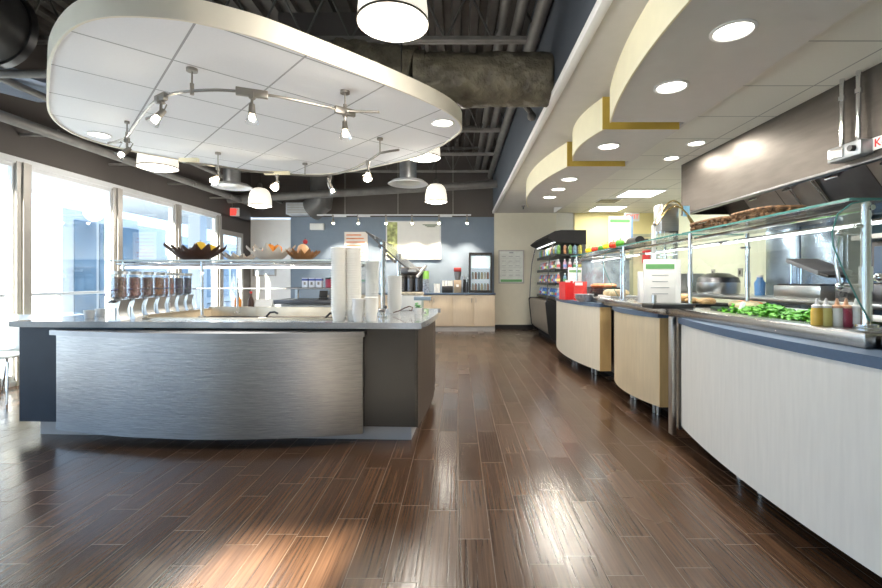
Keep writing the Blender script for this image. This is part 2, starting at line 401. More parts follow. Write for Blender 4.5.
# outside
struct('ground_outside', MB().box(-30, XL-.12, -14, 30, -.12, -.04), mat('pale_paving', (.30,.33,.36), .8, var=.05), 'pale paving outside the windows', 'ground')
struct('canopy_outside', MB().box(-10.5, XL-.4, 7.0, 24, 3.35, 3.5), mat('white_render', (.50,.53,.57), .8, var=.02), 'white canopy ceiling outside the windows', 'canopy')
t = thing('building_outside', 'white and blue-glass building block across the terrace outside', 'building', (-13, 16, 0))
b = MB(); b.box(-16, -11.4, 13.1, 16.2, 0, 3.3); b.box(-16, -12.2, 17.2, 19, 0, 3.3)
obj('wall', b, MATS['white_render'], t, True)
mat('blue_facade_glass', (.09,.16,.24), .3, var=.25, scale=1)
for k in range(3): obj('window', MB().box(-11.42, -11.36, 13.5+k*.95, 14.3+k*.95, .2, 3.0), MATS['blue_facade_glass'], t, True)
t = thing('building_outside', 'farther pale building with blue windows outside the third window', 'building', (-14, 24, 0))
obj('wall', MB().box(-19, -13.2, 21, 29, 0, 3.3), MATS['white_render'], t, True)
for k in range(4): obj('window', MB().box(-13.22, -13.14, 21.4+k*1.7, 22.7+k*1.7, .3, 2.9), MATS['blue_facade_glass'], t, True)
for k, (x, y) in enumerate(((-8.7, 15.2), (-8.0, 19.5))):
    o = obj('column', MB().box(x-.2, x+.2, y-.2, y+.2, 0, 3.36), MATS['white_render'])
    tag(o, ['nearer white square column outside under the canopy','farther white square column outside under the canopy'][k], 'column')
t = thing('railing', 'low metal terrace railing outside the windows', 'railing', (-7.6, 10, 0))
obj('top_rail', MB().tube([(-7.6,4,.95),(-7.6,20,.95)], .03), alum, t, True)
for k in range(11): obj('post', MB().cyl((-7.6,4.2+k*1.5,-.04),(-7.6,4.2+k*1.5,.95),.02), alum, t, True)

# ------------------------------------------------------------------ open ceiling services
for k in range(7):
    y = 1.9+1.45*k; zb = 3.72
    t = thing('roof_joist', 'grey open-web roof joist, %s from the front' % ORD[k], 'joist', (-2.1, y, zb), 0, 'open-web roof joists')
    b = MB(); b.box(XL, XS-.03, y-.05, y-.008, ZD-.045, ZD-.005); b.box(XL, XS-.03, y+.008, y+.05, ZD-.045, ZD-.005); obj('top_chord', b, pipe_paint, t, True)
    b = MB(); b.box(XL, XS-.03, y-.05, y-.008, zb, zb+.04); b.box(XL, XS-.03, y+.008, y+.05, zb, zb+.04); obj('bottom_chord', b, steelpaint, t, True)
    b = MB(); n = 12; L_ = (XS-.03-XL)/n
    for i in range(n):
        xa = XL+i*L_; b.cyl((xa, y, zb+.02), (xa+L_/2, y, ZD-.03), .012, seg=6); b.cyl((xa+L_/2, y, ZD-.03), (xa+L_, y, zb+.02), .012, seg=6)
    obj('web', b, pipe_paint, t, True)
# wrapped duct
def wrinkled(p0, p1, r, n=60, seg=40, amp=.012, dent=0):
    b = MB(); p0 = Vector(p0); p1 = Vector(p1); d = p1-p0; q = d.to_track_quat('Z','Y').to_matrix(); R = []
    ph = [random.uniform(0, 6) for _ in range(8)]
    for i in range(n+1):
        t = i/n; row = []
        for k in range(seg):
            a = 2*PI*k/seg
            w = math.sin(a*3+ph[0]+t*9)+math.sin(a*5+ph[1]-t*17)+.8*math.sin(a*9+ph[2]+t*31)+.6*math.sin(t*45+ph[3]+2*math.sin(a*2))
            rr = r+amp*w*.5
            if i in (0, n): rr = r*.96
            row.append(b.bm.verts.new(p0+d*t+q @ Vector((math.cos(a), math.sin(a), 0))*rr))
        R.append(row)
    for a_, c_ in zip(R, R[1:]):
        for k in range(seg): b.bm.faces.new((a_[k], a_[(k+1)%seg], c_[(k+1)%seg], c_[k]))
    b.bm.faces.new(R[0][::-1]); b.bm.faces.new(R[-1])
    return b
t = thing('insulated_duct', 'large olive-grey fabric wrapped duct crossing above the hanging disc', 'duct', (-.2, 4.26, 3.08))
obj('duct_sleeve', wrinkled((-.30,4.26,3.08),(XS-.035,4.26,3.08),.235), duct_wrap, t, True)
obj('collar_band', MB().cyl((-.40,4.27,3.09),(-.30,4.27,3.09),.25,seg=32), duct_wrap, t, True)
obj('branch_box', wrinkled((-1.15,4.35,3.22),(-.40,4.28,3.1),.27), duct_wrap, t, True)
obj('left_sleeve', wrinkled((-2.6,4.5,3.3),(-1.15,4.35,3.2),.22), duct_dark, t, True)
o = obj('round_duct', wrinkled((.30,2.9,3.72),(XS-.035,2.9,3.72),.17), duct_wrap); tag(o, 'second fabric wrapped duct stub entering the soffit wall near the top of the view', 'duct')
t = thing('supply_duct', 'large black round duct at the top left corner', 'duct', (-4.6, 3.2, 3.2))
obj('duct_body', MB().cyl((-4.0,.6,3.5),(-4.05,3.95,3.42),.33,seg=40), duct_dark, t, True)
obj('duct_collar', MB().cyl((-4.05,3.95,3.42),(-4.05,4.02,3.42),.35,seg=40), steel_dark, t, True)
obj('duct_shelf', MB().prism([(3.5,2.98),(5.2,3.24),(5.2,3.27),(3.5,3.04)], -4.8, -4.0, 'x'), mat('blue_grey_sheet', (.22,.27,.36), .5, var=.1), t, True)
for k, (p0, p1, r, lab) in enumerate((((-4.55,.8,2.82),(-4.75,11.1,2.96),.055,'long grey pipe running along above the left windows'),
        ((-4.15,.8,3.05),(-4.3,11.1,3.1),.035,'thinner grey pipe running above the left windows, higher than the thick one'),
        ((.46,1.2,3.86),(.46,11.1,3.9),.055,'leftmost of three parallel pipes beside the soffit wall'),
        ((.62,1.2,3.84),(.62,11.1,3.88),.06,'middle of three parallel pipes beside the soffit wall'),
        ((.78,1.2,3.7),(.78,11.1,3.74),.065,'rightmost of three parallel pipes beside the soffit wall'),
        ((-5.0,9.9,2.96),(XS-.04,9.9,3.30),.085,'dark horizontal pipe crossing in front of the far charcoal wall'),
        ((-5.0,3.9,2.98),(-3.2,4.0,3.02),.035,'short grey cross brace at the upper left behind the disc'),
        )):
    o = obj('ceiling_pipe', MB().cyl(p0, p1, r, seg=16), pipe_paint); tag(o, lab, 'pipe')
for k in range(6):
    y = 2.6+1.35*k
    o = obj('pipe_bracket', MB().box(-.02, .5, -.015, .015, -.015, .015).cyl((.45,0,-.03),(.45,0,.06),.012), steelpaint); o.location = (XL, y, 2.90)
    tag(o, 'short grey wall bracket under the pipe above the windows, %s from the front' % ORD[k], 'bracket', 'pipe wall brackets')
t = thing('sprinkler_pipe', 'thin bent sprinkler branch pipe dropping beside the soffit wall', 'pipe', (.7, 5.3, 3.2))
obj('branch', MB().tube([(.75,5.3,3.7),(.72,5.3,3.45),(.70,5.25,3.3),(.76,5.0,3.1),(.80,4.95,3.02)], .03), pipe_paint, t, True)
obj('head', MB().blob((.80,4.95,2.99), .05), pipe_paint, t, True)
t = thing('return_duct', 'dark vertical duct dropping in front of the far charcoal wall', 'duct', (-3.3, 10.6, 3))
p = [at(322,183,10.6), at(322,192,10.6), at(321,203,10.6), at(312,210,10.7)]
obj('elbow', MB().tube([at(322,150,10.6)]+p, .27, 20), duct_dark, t, True)
p = at(301,209,10.9)
t = thing('wall_register', 'pale grey boxed air register on the charcoal wall at the far left', 'vent', p)
obj('housing', MB().box(-.33,.33,-.1,.28,-.14,.14,.01), mat('pale_grey_metal', (.60,.64,.70), .5), t)
b = MB()
for k in range(6): b.box(-.29,.29,-.112,-.1,-.11+k*.04,-.095+k*.04)
obj('louvre', b, alum, t)
p = at(306,33,5.2)
t = thing('return_grille', 'white louvred return grille in the dark ceiling above the disc', 'vent', p)
obj('frame', MB().box(-.2,.2,-.02,.02,-.11,.11), white_p, t)
b = MB()
for k in range(2): b.box(-.16+k*.17,-.02+k*.17,-.03,-.02,-.08,.08)
obj('louvre', b, steel_dark, t)
o = obj('duct_housing', MB().box(-1.95,-.95,4.9,5.4,3.35,4.1,.02), char_wall); tag(o, 'dark boxed ceiling unit above the disc behind the grille', 'duct')

def diffuser(p, r, z1, lab):
    t = thing('round_diffuser', lab, 'diffuser', p, 0, 'round ceiling diffusers')
    obj('duct_neck', MB().cyl((0,0,.05),(0,0,z1-p[2]),r*.42,seg=28), mat('galvanised', (.45,.46,.48), .35, metal=1, var=.2, scale=5), t)
    obj('cone', MB().lathe([(r*.42,.06),(r*.8,.045),(r,.0),(r*.95,-.01),(r*.7,.02),(r*.42,.03)], seg=36), alum_white, t)
    obj('inner_ring', MB().lathe([(0,-.005),(r*.35,.0),(r*.62,.012),(r*.6,.02),(0,.02)], seg=32), steel, t)
diffuser(at(408,184,6.8), .30, 3.75, 'silver round ceiling diffuser with duct neck right of the disc')
diffuser(at(232,187,7.2), .30, 3.75, 'silver round ceiling diffuser left of the far end of the disc')

# ------------------------------------------------------------------ hanging disc
PL = [(-3.23,3.59),(-2.86,3.19),(-2.55,2.86),(-2.2,2.58),(-1.95,2.46),(-1.74,2.44),(-1.52,2.47),(-1.4,2.52),(-1.16,2.66),(-.93,2.88),(-.5,3.32),(-.12,3.78),(.02,4.14),(-.02,4.45),(-.36,5.09),(-.72,5.43),(-1.05,5.68),(-1.45,5.95),(-1.95,6.09),(-2.5,6.0),(-3.0,5.62),(-3.4,5.22),(-3.64,4.86),(-3.72,4.5),(-3.64,4.18),(-3.47,3.88)]
def catmull(P, n=6):
    out = []; N = len(P)
    for i in range(N):
        p0, p1, p2, p3 = (Vector(P[(i+j) % N]) for j in (-1,0,1,2))
        for k in range(n):
            t = k/n; out.append(.5*((2*p1)+(p2-p0)*t+(2*p0-5*p1+4*p2-p3)*t*t+(3*p1-p0-3*p2+p3)*t**3))
    return [(v.x, v.y) for v in out]
SM = catmull(PL, 5)
# relax
for _ in range(3): SM = [((SM[i-1][0]+2*SM[i][0]+SM[(i+1)%len(SM)][0])/4, (SM[i-1][1]+2*SM[i][1]+SM[(i+1)%len(SM)][1])/4) for i in range(len(SM))]
def offs(P, d):
    c = Vector((-1.9, 4.25)); out = []
    n = len(P)
    for i in range(n):
        a = Vector(P[i-1]); q = Vector(P[(i+1)%n]); tt = (q-a).normalized(); nn = Vector((tt.y, -tt.x))
        if nn.dot(Vector(P[i])-c) < 0: nn = -nn
        out.append(tuple(Vector(P[i])+nn*d))
    return out
ZP = HC+1.42
t = thing('ceiling_disc', 'large rounded white tiled ceiling panel hanging over the salad island', 'ceiling disc', (-1.9, 4.25, ZP))
ang = math.atan2(.678, .735)
# u=.635+.61k lines ; v=3.40+.61k lines
dm = tile_mat('disc_tiles', (.90,.91,.95), .61, .61, .735*.63-.678*3.40, .678*.63+.735*3.40, ang, .013, (.40,.41,.44))
obj('tiled_underside', MB().prism(SM, ZP, ZP+.06), dm, t, True)
# the underside texture is in object coordinates; parent's offset is compensated
u = t.children[0]; u.location = (0,0,0)
mp = [n for n in dm.node_tree.nodes if n.type == 'MAPPING'][0]
mp.inputs['Location'].default_value[0] -= -1.9; mp.inputs['Location'].default_value[1] -= 4.25
O2 = offs(SM, .014)
b = MB(); n = len(SM)
def ring(P, z): return [b.bm.verts.new((x, y, z)) for x, y in P]
r1 = ring(O2, ZP-.012); r2 = ring(O2, ZP+.12); r3 = ring(SM, ZP+.12); r4 = ring(SM, ZP-.012)
for A_, B_ in ((r1,r2),(r2,r3),(r3,r4),(r4,r1)):
    for i in range(n): b.bm.faces.new((A_[i], A_[(i+1)%n], B_[(i+1)%n], B_[i]))
obj('rim_band', b, mat('cream_rim', (.84,.80,.70), .5, var=.02), t, True)
obj('top_board', MB().prism(SM, ZP+.07, ZP+.115), char_wall, t, True)
for x, y in ((-2.9,3.8),(-1.6,2.8),(-.5,4.0),(-1.5,5.6),(-3.2,5.0)): obj('suspension_cable', MB().cyl((x,y,ZP+.1),(x,y,ZD),.006,seg=6), steel_dark, t, True)
for k, (px, py) in enumerate(((443,122.5),(99,134.5))):
    p = onz(px, py, ZP); downlight(p.x, p.y, ZP, ['small round downlight in the right end of the hanging disc','small round downlight in the left end of the hanging disc'][k], .085, 10, 'downlights in the hanging disc')

# ------------------------------------------------------------------ track lights
def spot(p, d, lab, grp, power=12, sc=1, glow=True):
    p = Vector(p); d = Vector(d).normalized(); up = Vector((0,0,1))
    t = thing('spotlight', lab, 'spotlight', p, 0, grp)
    obj('stem', MB().cyl((0,0,0),(0,0,-.07*sc),.008*sc,seg=8).box(-.014*sc,.014*sc,-.014*sc,.014*sc,-.02*sc,.02*sc), nickel, t)
    c = Vector((0,0,-.08*sc))
    obj('housing', MB().cyl(c-d*.03*sc, c+d*.035*sc, .016*sc, .022*sc, 12).tube([c-d*.03*sc, c-d*.055*sc+up*.02*sc, c-d*.03*sc+up*.05*sc, c+up*.06*sc], .004*sc, 6), nickel, t)
    obj('reflector', MB().cyl(c+d*.035*sc, c+d*.085*sc, .022*sc, .040*sc, 16, caps=False), GA, t)
    obj('bulb', MB().blob(c+d*.055*sc, .019*sc), bulb_m, t)
    if power:
        lamp('SPOT', 'spotlight_lamp', p+c+d*.09*sc, power, WARM, .03, t, Vector((-d)).to_track_quat('Z','Y').to_euler(), math.radians(75), .7)
ZR = HC+1.27
rp = [onz(*q, ZR) for q in ((121,142),(127,138),(140,118),(152,104),(161,97.5),(176,93),(192,91),(215,90),(236,91),(252,92.5),(285,98),(318,105),(345,111),(362,115.5))]
t = thing('track_light_rail', 'curved satin metal light track under the near side of the disc', 'light track', rp[6])
rs = catmull([tuple(q[:2]) for q in rp], 3)[:-3]
obj('rail', MB().tube([(x,y,ZR) for x,y in rs], .010, 8), nickel, t, True)
for i in (1,6,12):
    b = MB(); q = rp[i]; b.cyl((q.x,q.y,ZR),(q.x,q.y,ZP-.005),.006,seg=8).cyl((q.x,q.y,ZP-.02),(q.x,q.y,ZP),.035 if i>1 else .02,seg=20).cyl((q.x,q.y,ZR-.025),(q.x,q.y,ZR+.05),.013,seg=10)
    obj('mount', b, nickel, t, True)
for i, w in ((4,.07),(9,.1),(12,.08)):
    b = MB(); q = rp[i]; dq = (rp[min(i+1,13)]-rp[i-1]); a = math.degrees(math.atan2(dq.y, dq.x))
    b.box(q.x-w, q.x+w, q.y-.016, q.y+.016, ZR-.03, ZR+.022, .004, rot('Z', a))
    obj('connector', b, nickel, t, True)
for k, (i, d) in enumerate(((1,(-.5,-.3,-.6)),(4,(-.3,-.5,-.8)),(9,(.05,-.1,-1)),(12,(.1,-.2,-1)))):
    spot(rp[i]-Vector((0,0,.02)), d, ['spotlight at the left end of the near curved track','second spotlight from the left on the near curved track','third spotlight on the near curved track, hanging at its middle','spotlight at the right end of the near curved track'][k], 'spotlights on the near curved track', 14, 1.15)
ZR2 = HC+1.27
rq = [onz(*q, ZR2) for q in ((189,160),(218,166),(250,171),(277,173),(305,175.5),(330,175),(350,170),(368,161),(380,153),(384,150))]
t = thing('track_light_rail', 'curved white light track under the far side of the disc', 'light track', rq[4])
rs = catmull([tuple(q[:2]) for q in rq], 3)[:-3]
obj('rail', MB().tube([(x,y,ZR2) for x,y in rs], .012, 8), nickel, t, True)
for i in (1,4,8):
    b = MB(); q = rq[i]; b.cyl((q.x,q.y,ZR2),(q.x,q.y,ZP-.005),.006,seg=8).cyl((q.x,q.y,ZP-.02),(q.x,q.y,ZP),.03,seg=16)
    obj('mount', b, nickel, t, True)
for i, w in ((0,.10),(3,.15)):
    b = MB(); q = rq[i]; b.box(q.x-w, q.x+w, q.y-.02, q.y+.02, ZR2-.02, ZR2+.02, .004)
    obj('connector', b, cream, t, True)
for k, (i, d) in enumerate(((1,(.1,-.8,-.5)),(3,(.1,-.8,-.5)),(5,(.3,.4,-.8)),(7,(.1,-.7,-.6)))):
    spot(rq[i]-Vector((0,0,.02)), d, ['leftmost glaring spotlight on the far curved track','second glaring spotlight on the far curved track','third spotlight on the far curved track, turned downward','rightmost spotlight on the far curved track'][k], 'spotlights on the far curved track', 14, 1.3)
# back wall track
ZB = HC+1.5; YT = 10.5
t = thing('track_light_rail', 'straight white light track in front of the far blue wall', 'light track', (-1.3, YT, ZB))
xa, xb = at(317,217,YT).x, at(471,214,YT).x
obj('rail', MB().box(xa, xb, YT-.015, YT+.015, ZB-.015, ZB+.015), alum_white, t, True)
for px in (345,398,453): x = at(px,0,YT).x; obj('suspension_rod', MB().cyl((x,YT,ZB),(x,YT,ZD),.006,seg=6), alum, t, True)
for px in (334,358,440): x = at(px,0,YT).x; obj('connector', MB().box(x,x+.28,YT-.02,YT+.02,ZB-.045,ZB-.005), alum_white, t, True)
for k, px in enumerate((333,358,386,412,439,467)):
    spot((at(px,0,YT).x, YT, ZB-.02), (0,.5,-1), '%s small spotlight from the left on the straight far track' % ORD[k], 'spotlights on the far straight track', 120, 1.3)

# ------------------------------------------------------------------ pendants
def pendant(px, py, Y, d, lab):
    p = at(px, py, Y); r = d/2; h = d*.82
    t = thing('pendant_lamp', lab, 'pendant lamp', p, 0, 'frosted dome pendant lamps')
    prof = [(r,0),(r*.995,h*.2),(r*.95,h*.45),(r*.86,h*.7),(r*.72,h*.86),(r*.5,h*.96),(r*.2,h)]
    obj('lamp_shade', MB().lathe(prof+[(r*.19,h-.01),(r*.48,h*.94),(r*.7,h*.84),(r*.94,h*.4),(r*.985,0)], seg=40), shade_m, t)
    obj('diffuser', MB().lathe([(0,-.035*d/.4),(r*.5,-.028*d/.4),(r*.8,-.012),(r*.985,.008),(r*.98,.014),(0,.012)], seg=40), shade_hot, t)
    obj('rim', MB().lathe([(r*1.0,.0),(r*1.025,.0),(r*1.025,.015),(r*1.0,.015)], seg=40), nickel, t)
    obj('canopy_cap', MB().lathe([(r*.22,h-.01),(r*.2,h+.06),(.02,h+.09),(0,h+.09)]), nickel, t)
    obj('cord', MB().cyl((0,0,h+.08),(0,0,ZD-p.z),.006,seg=6), black, t)
    lamp('POINT', 'pendant_lamp_light', p+Vector((0,0,-.12)), 40, SOFT, .15, t)
pendant(393,24,2.6,.40,'biggest glowing dome pendant lamp at the top centre, nearest the viewer')
pendant(424,158,5.6,.40,'glowing pendant lamp hanging just past the right end of the disc')
pendant(158,168,5.9,.46,'glowing pendant lamp hanging behind the left end of the disc')
pendant(260,206,8.27,.40,'small glowing pendant lamp over the far left, beside the exit sign')
pendant(436,202,8.27,.40,'small glowing pendant lamp in front of the blue wall, right of the disc')

# ------------------------------------------------------------------ the salad island
IO = Vector((-.297, 3.37, 0)); IR = math.radians(-2.6)
# local: x to the left is negative, y to the back.  origin at the front right foot corner
isl = thing('salad_island', 'charcoal salad bar island with grey counter and bowed brushed steel front', 'counter', IO, IR)
LW = 3.09; TZ = .895
side = [(.0,0),(.02,.35),(.03,.8),(.01,1.2),(-.03,1.58)]
obj('cabinet_body', MB().box(-LW+.02,-.03,.06,1.5,.12,TZ-.045), panel_char, isl)
obj('front_panel', MB().box(-LW+1.0,-.0,-.0,.02,.12,TZ-.045), panel_char, isl)
obj('front_panel', MB().box(-LW,-LW+.99,-.0,.02,.12,TZ-.045), panel_blue, isl, label='blue-grey front panel at the left end')
obj('side_panel', MB().prism([(side[0][0],.0)]+[(a,c) for a,c in side[1:3]]+[(-.02,.8),(-.02,.0)], .12, TZ-.045), panel_brown, isl)
obj('side_panel', MB().prism([(.03,.81)]+[(a,c) for a,c in side[3:]]+[(-.02,1.58),(-.02,.81)], .12, TZ-.045), panel_brown, isl)
obj('side_panel', MB().box(-LW-.0,-LW+.02,.02,1.5,.12,TZ-.045), panel_blue, isl)
obj('toe_kick', MB().box(-LW+.1,-.06,.07,1.45,0,.12), toe_white, isl)
ct = [(.03,-.035)]+[(a+.035,c) for a,c in side[1:]]+[(.03,1.66),(-LW-.04,1.66),(-LW-.06,.8),(-LW-.05,-.035)]
wx0, wx1, wy0, wy1 = -LW+.86, -.68, .22, 1.1
# countertop with well opening: four pieces joined in one mesh
b = MB(); z0, z1 = TZ-.045, TZ
b.prism([(wx1,-.035),(.03,-.035)]+[(a+.035,c) for a,c in side[1:]]+[(.03,1.66),(wx1,1.66)], z0, z1)
b.box(-LW-.05, wx0, -.035, 1.66, z0, z1); b.box(wx0, wx1, -.035, wy0, z0, z1); b.box(wx0, wx1, wy1, 1.66, z0, z1)
obj('countertop', b, counter_grey, isl)
b = MB(); zt = TZ+.012
b.box(wx0-.03,wx1+.03,wy0-.03,wy0,TZ,zt).box(wx0-.03,wx1+.03,wy1,wy1+.03,TZ,zt+.035).box(wx0-.03,wx0,wy0,wy1,TZ,zt+.02).box(wx1,wx1+.03,wy0,wy1,TZ,zt+.02)
b.quad((wx0,wy0,zt),(wx1,wy0,zt),(wx1-.02,wy0+.02,TZ-.2),(wx0+.02,wy0+.02,TZ-.2))
b.quad((wx0,wy1,zt+.03),(wx1,wy1,zt+.03),(wx1-.02,wy1-.02,TZ-.2),(wx0+.02,wy1-.02,TZ-.2))
b.quad((wx0,wy0,zt),(wx0,wy1,zt),(wx0+.02,wy1-.02,TZ-.2),(wx0+.02,wy0+.02,TZ-.2))
b.quad((wx1,wy0,zt),(wx1,wy1,zt),(wx1-.02,wy1-.02,TZ-.2),(wx1-.02,wy0+.02,TZ-.2))
b.quad((wx0+.02,wy0+.02,TZ-.2),(wx1-.02,wy0+.02,TZ-.2),(wx1-.02,wy1-.02,TZ-.2),(wx0+.02,wy1-.02,TZ-.2))
obj('cold_well', b, mat('warm_steel', (.66,.58,.46), .3, metal=1, var=.1), isl, label='sunken stainless steel cold well')
# bowed steel front
px0, px1 = -LW+.33, -.405
def bow(x, b0=.17): t = (x-px0)/(px1-px0); return -.035-b0*(1-(2*t-1)**2)
xs = [px0+(px1-px0)*i/40 for i in range(41)]
def wave_steel():
    m = bpy.data.materials.new('rippled_brushed_steel'); m.use_nodes = True; nt = m.node_tree; N = nt.nodes; L = nt.links; bs = N['Principled BSDF']
    bs.inputs['Metallic'].default_value = 1; bs.inputs['Base Color'].default_value = (.40,.395,.40,1); bs.inputs['Roughness'].default_value = .33
    tc = N.new('ShaderNodeTexCoord'); mp_ = N.new('ShaderNodeMapping'); mp_.inputs['Scale'].default_value = (2.0,2.0,34); L.new(tc.outputs['Object'], mp_.inputs[0])
    nz = N.new('ShaderNodeTexNoise'); nz.inputs['Scale'].default_value = 4.2; nz.inputs['Detail'].default_value = 2; nz.inputs['Distortion'].default_value = .8; L.new(mp_.outputs[0], nz.inputs['Vector'])
    bp = N.new('ShaderNodeBump'); bp.inputs['Strength'].default_value = .24; bp.inputs['Distance'].default_value = .006; L.new(nz.outputs['Fac'], bp.inputs['Height']); L.new(bp.outputs[0], bs.inputs['Normal'])
    r_ = N.new('ShaderNodeValToRGB'); r_.color_ramp.elements[0].color = (.20,.20,.215,1); r_.color_ramp.elements[1].color = (.42,.415,.41,1); L.new(nz.outputs['Fac'], r_.inputs[0]); L.new(r_.outputs[0], bs.inputs['Base Color'])  # ripple noise also paints light and dark reflection bands into the colour
    return m
obj('bowed_front', MB().prism([(x,bow(x)) for x in xs]+[(px1,-.003),(px0,-.003)], .075, TZ-.10), wave_steel(), isl, label='bowed front panel of rippled brushed steel')
obj('tray_rail', MB().prism([(x,bow(x)-.035) for x in [px0-.03]+xs[1:-1]+[px1+.02]]+[(px1+.02,-.002),(px0-.03,-.002)], TZ-.10, TZ-.062), mat('dull_steel', (.27,.27,.28), .38, metal=1, var=.06), isl, label='narrow steel ledge above the bowed front')

def ip(x, y, z=TZ):  # island local -> world
    return M(isl) @ Vector((x, y, z))
# island guard (sneeze guard) over the well
GZ = HC+.165
g = thing('sneeze_guard', 'clear glass sneeze guard shelf on chrome posts over the salad well', 'sneeze guard', ip(-1.7,.6,TZ), IR)
gx0, gx1 = -LW+.50, -.62
L0 = M(g).inverted() @ M(isl)
def gi(x, y, z): v = L0 @ Vector((x,y,z)); return (v.x, v.y, v.z)
def gb(b_, x0, x1, y0, y1, z0, z1): a = gi(x0,y0,z0); c = gi(x1,y1,z1); b_.box(a[0],c[0],a[1],c[1],a[2],c[2])
b = MB(); gb(b, gx0, gx1, .25, .95, GZ-.012, GZ); obj('glass_shelf', b, G, g)
b = MB(); gb(b, gx0, gx1, .246, .252, GZ-.013, GZ+.001); gb(b, gx0, gx1, .95, .956, GZ-.013, GZ+.001); gb(b, gx1-.004, gx1, .25,.95, GZ-.013, GZ+.001); obj('glass_edge', b, mat('bright_glass_edge', (.70,.80,.80), .2), g)
for y in (.34, .9):
    for x in (gx0+.06, (gx0+gx1)/2-.25, gx1-.05):
        obj('post', MB().cyl(gi(x,y,TZ), gi(x,y,GZ-.012), .012, seg=12).cyl(gi(x,y,TZ), gi(x,y,TZ+.012), .03, seg=16), chrome, g)
obj('light_tube', MB().cyl(gi(gx0,.38,GZ-.06), gi(gx1,.38,GZ-.06), .009, seg=12), tube_glow, g, label='glowing light tube under the shelf')
b = MB().cyl(gi(gx0,.34,GZ-.03), gi(gx1,.34,GZ-.03), .012, seg=12).cyl(gi(gx0,.9,GZ-.03), gi(gx1,.9,GZ-.03), .012, seg=12)
for k in range(7): b.cyl(gi(gx0+.1+k*.3,.34,GZ-.03), gi(gx0+.1+k*.3,.9,GZ-.03), .007, seg=8)
obj('support_rail', b, chrome, g)
b = MB(); b.cyl(gi(gx0,.30,1.14), gi(gx1,.30,1.14), .003, seg=6)
obj('front_rod', b, chrome, g)
pr = [(.93,GZ-.02),(.25,GZ-.02),(.14,GZ-.06),(.10,GZ-.14),(.12,GZ-.3),(.16,TZ+.03),(.93,TZ+.03)]
b = MB(); 
A = [b.bm.verts.new(gi(gx1+.02, y, z)) for y, z in pr]; b.bm.faces.new(A)
obj('end_glass', b, G, g)
obj('end_glass_edge', MB().tube([gi(gx1+.02, y, z) for y, z in pr[1:6]], .004, 6), GE, g)
lamp('AREA', 'light_tube_lamp', tuple(M(g) @ Vector(gi((gx0+gx1)/2,.38,GZ-.1))), 12, (1,.96,.9), .8, g)

# fruit bowls on the shelf
def leaf_bowl(px, py, Y, r, h, col, n, lab):
    p = at(px, py, Y); p.z = GZ
    t = thing('leaf_bowl', lab, 'bowl', p, 0, 'leaf-shaped bowls on the island shelf')
    b = MB()
    for k in range(n):
        a = 2*PI*k/n+.2; ca, sa = math.cos(a), math.sin(a); prev = None
        hh = h*random.uniform(.85,1.1)
        for i in range(7):
            s_ = i/6; rr = r*(.28+.72*s_); z = .012+hh*s_**1.4; w = r*.30*math.sin(PI*min(1,(s_*.84+.14)))*(1-.5*s_)+.002
            c = Vector((rr*ca, rr*sa, z)); o_ = Vector((-sa, ca, 0))*w
            cur = [b.bm.verts.new(c-o_+Vector((0,0,.015*s_))), b.bm.verts.new(c-Vector((0,0,.006))), b.bm.verts.new(c+o_+Vector((0,0,.015*s_)))]
            if prev: b.bm.faces.new((prev[0],prev[1],cur[1],cur[0])); b.bm.faces.new((prev[1],prev[2],cur[2],cur[1]))
            prev = cur
    obj('petals', b, col, t)
    obj('base', MB().lathe([(0,0),(r*.3,0),(r*.36,.02),(r*.3,.03),(0,.025)]), col, t)
    return p
brown = mat('dark_brown_leaf', (.055,.022,.014), .4, var=.3); bronze = mat('bronze_leaf', (.28,.13,.05), .35, var=.2); pale = mat('pale_shell', (.70,.62,.55), .4, var=.1)
yel = mat('yellow_fruit', (.85,.55,.04), .45, var=.1, bump=.1); orng = mat('orange_fruit', (.88,.30,.03), .45, var=.08, bump=.15); pinkf = mat('pink_fruit', (.85,.50,.38), .45, var=.1)
p1 = leaf_bowl(196,262,4.1,.25,.13,brown,15,'dark brown leaf-petal bowl with yellow fruit on the glass shelf')
p2 = leaf_bowl(240,262,4.4,.16,.07,pale,11,'low pale leaf bowl with pink and yellow fruit, second from the left')
p3 = leaf_bowl(271,262,4.1,.21,.12,pale,12,'pale shell-like leaf bowl piled with peaches in the middle of the shelf')
p4 = leaf_bowl(303,262,4.1,.15,.085,bronze,12,'bronze leaf bowl at the right end of the glass shelf')
def fruit(p, dx, dy, dz, r, m_, lab, grp='fruit in the leaf bowls', sc=(1,1,1)):
    t = thing('fruit', lab, 'fruit', (p.x+dx, p.y+dy, GZ+dz), 0, grp)
    obj('flesh', MB().blob((0,0,0), r, sc, .03, 3), m_, t); obj('stalk', MB().cyl((0,0,r*sc[2]*.9),(0,0,r*sc[2]+.01),.003,seg=6), brown, t)
fruit(p1,.05,-.02,.13,.05,yel,'yellow fruit at the centre of the dark brown bowl')
fruit(p1,.13,.02,.11,.045,yel,'yellow fruit at the right of the dark brown bowl')
fruit(p1,-.02,0,.05,.04,yel,'yellow fruit low in the dark brown bowl')
fruit(p2,-.04,0,.045,.032,yel,'yellow fruit in the low pale bowl')
fruit(p2,.04,0,.04,.03,pinkf,'pink fruit in the low pale bowl')
fruit(p3,.0,-.02,.115,.042,orng,'orange peach on top of the middle pale bowl')
fruit(p3,.06,.0,.11,.04,orng,'orange peach at the right of the middle pale bowl')
fruit(p3,-.055,.0,.08,.038,pinkf,'pink peach at the left of the middle pale bowl')
fruit(p4,0,0,.10,.052,mat('onion_skin', (.85,.52,.28), .4, var=.1),'round golden onion in the bronze bowl',sc=(1,1,1.15))
fruit(p4,.02,0,.18,.022,mat('dark_red_pepper', (.35,.02,.03), .3),'small dark red pepper on top of the onion in the bronze bowl')

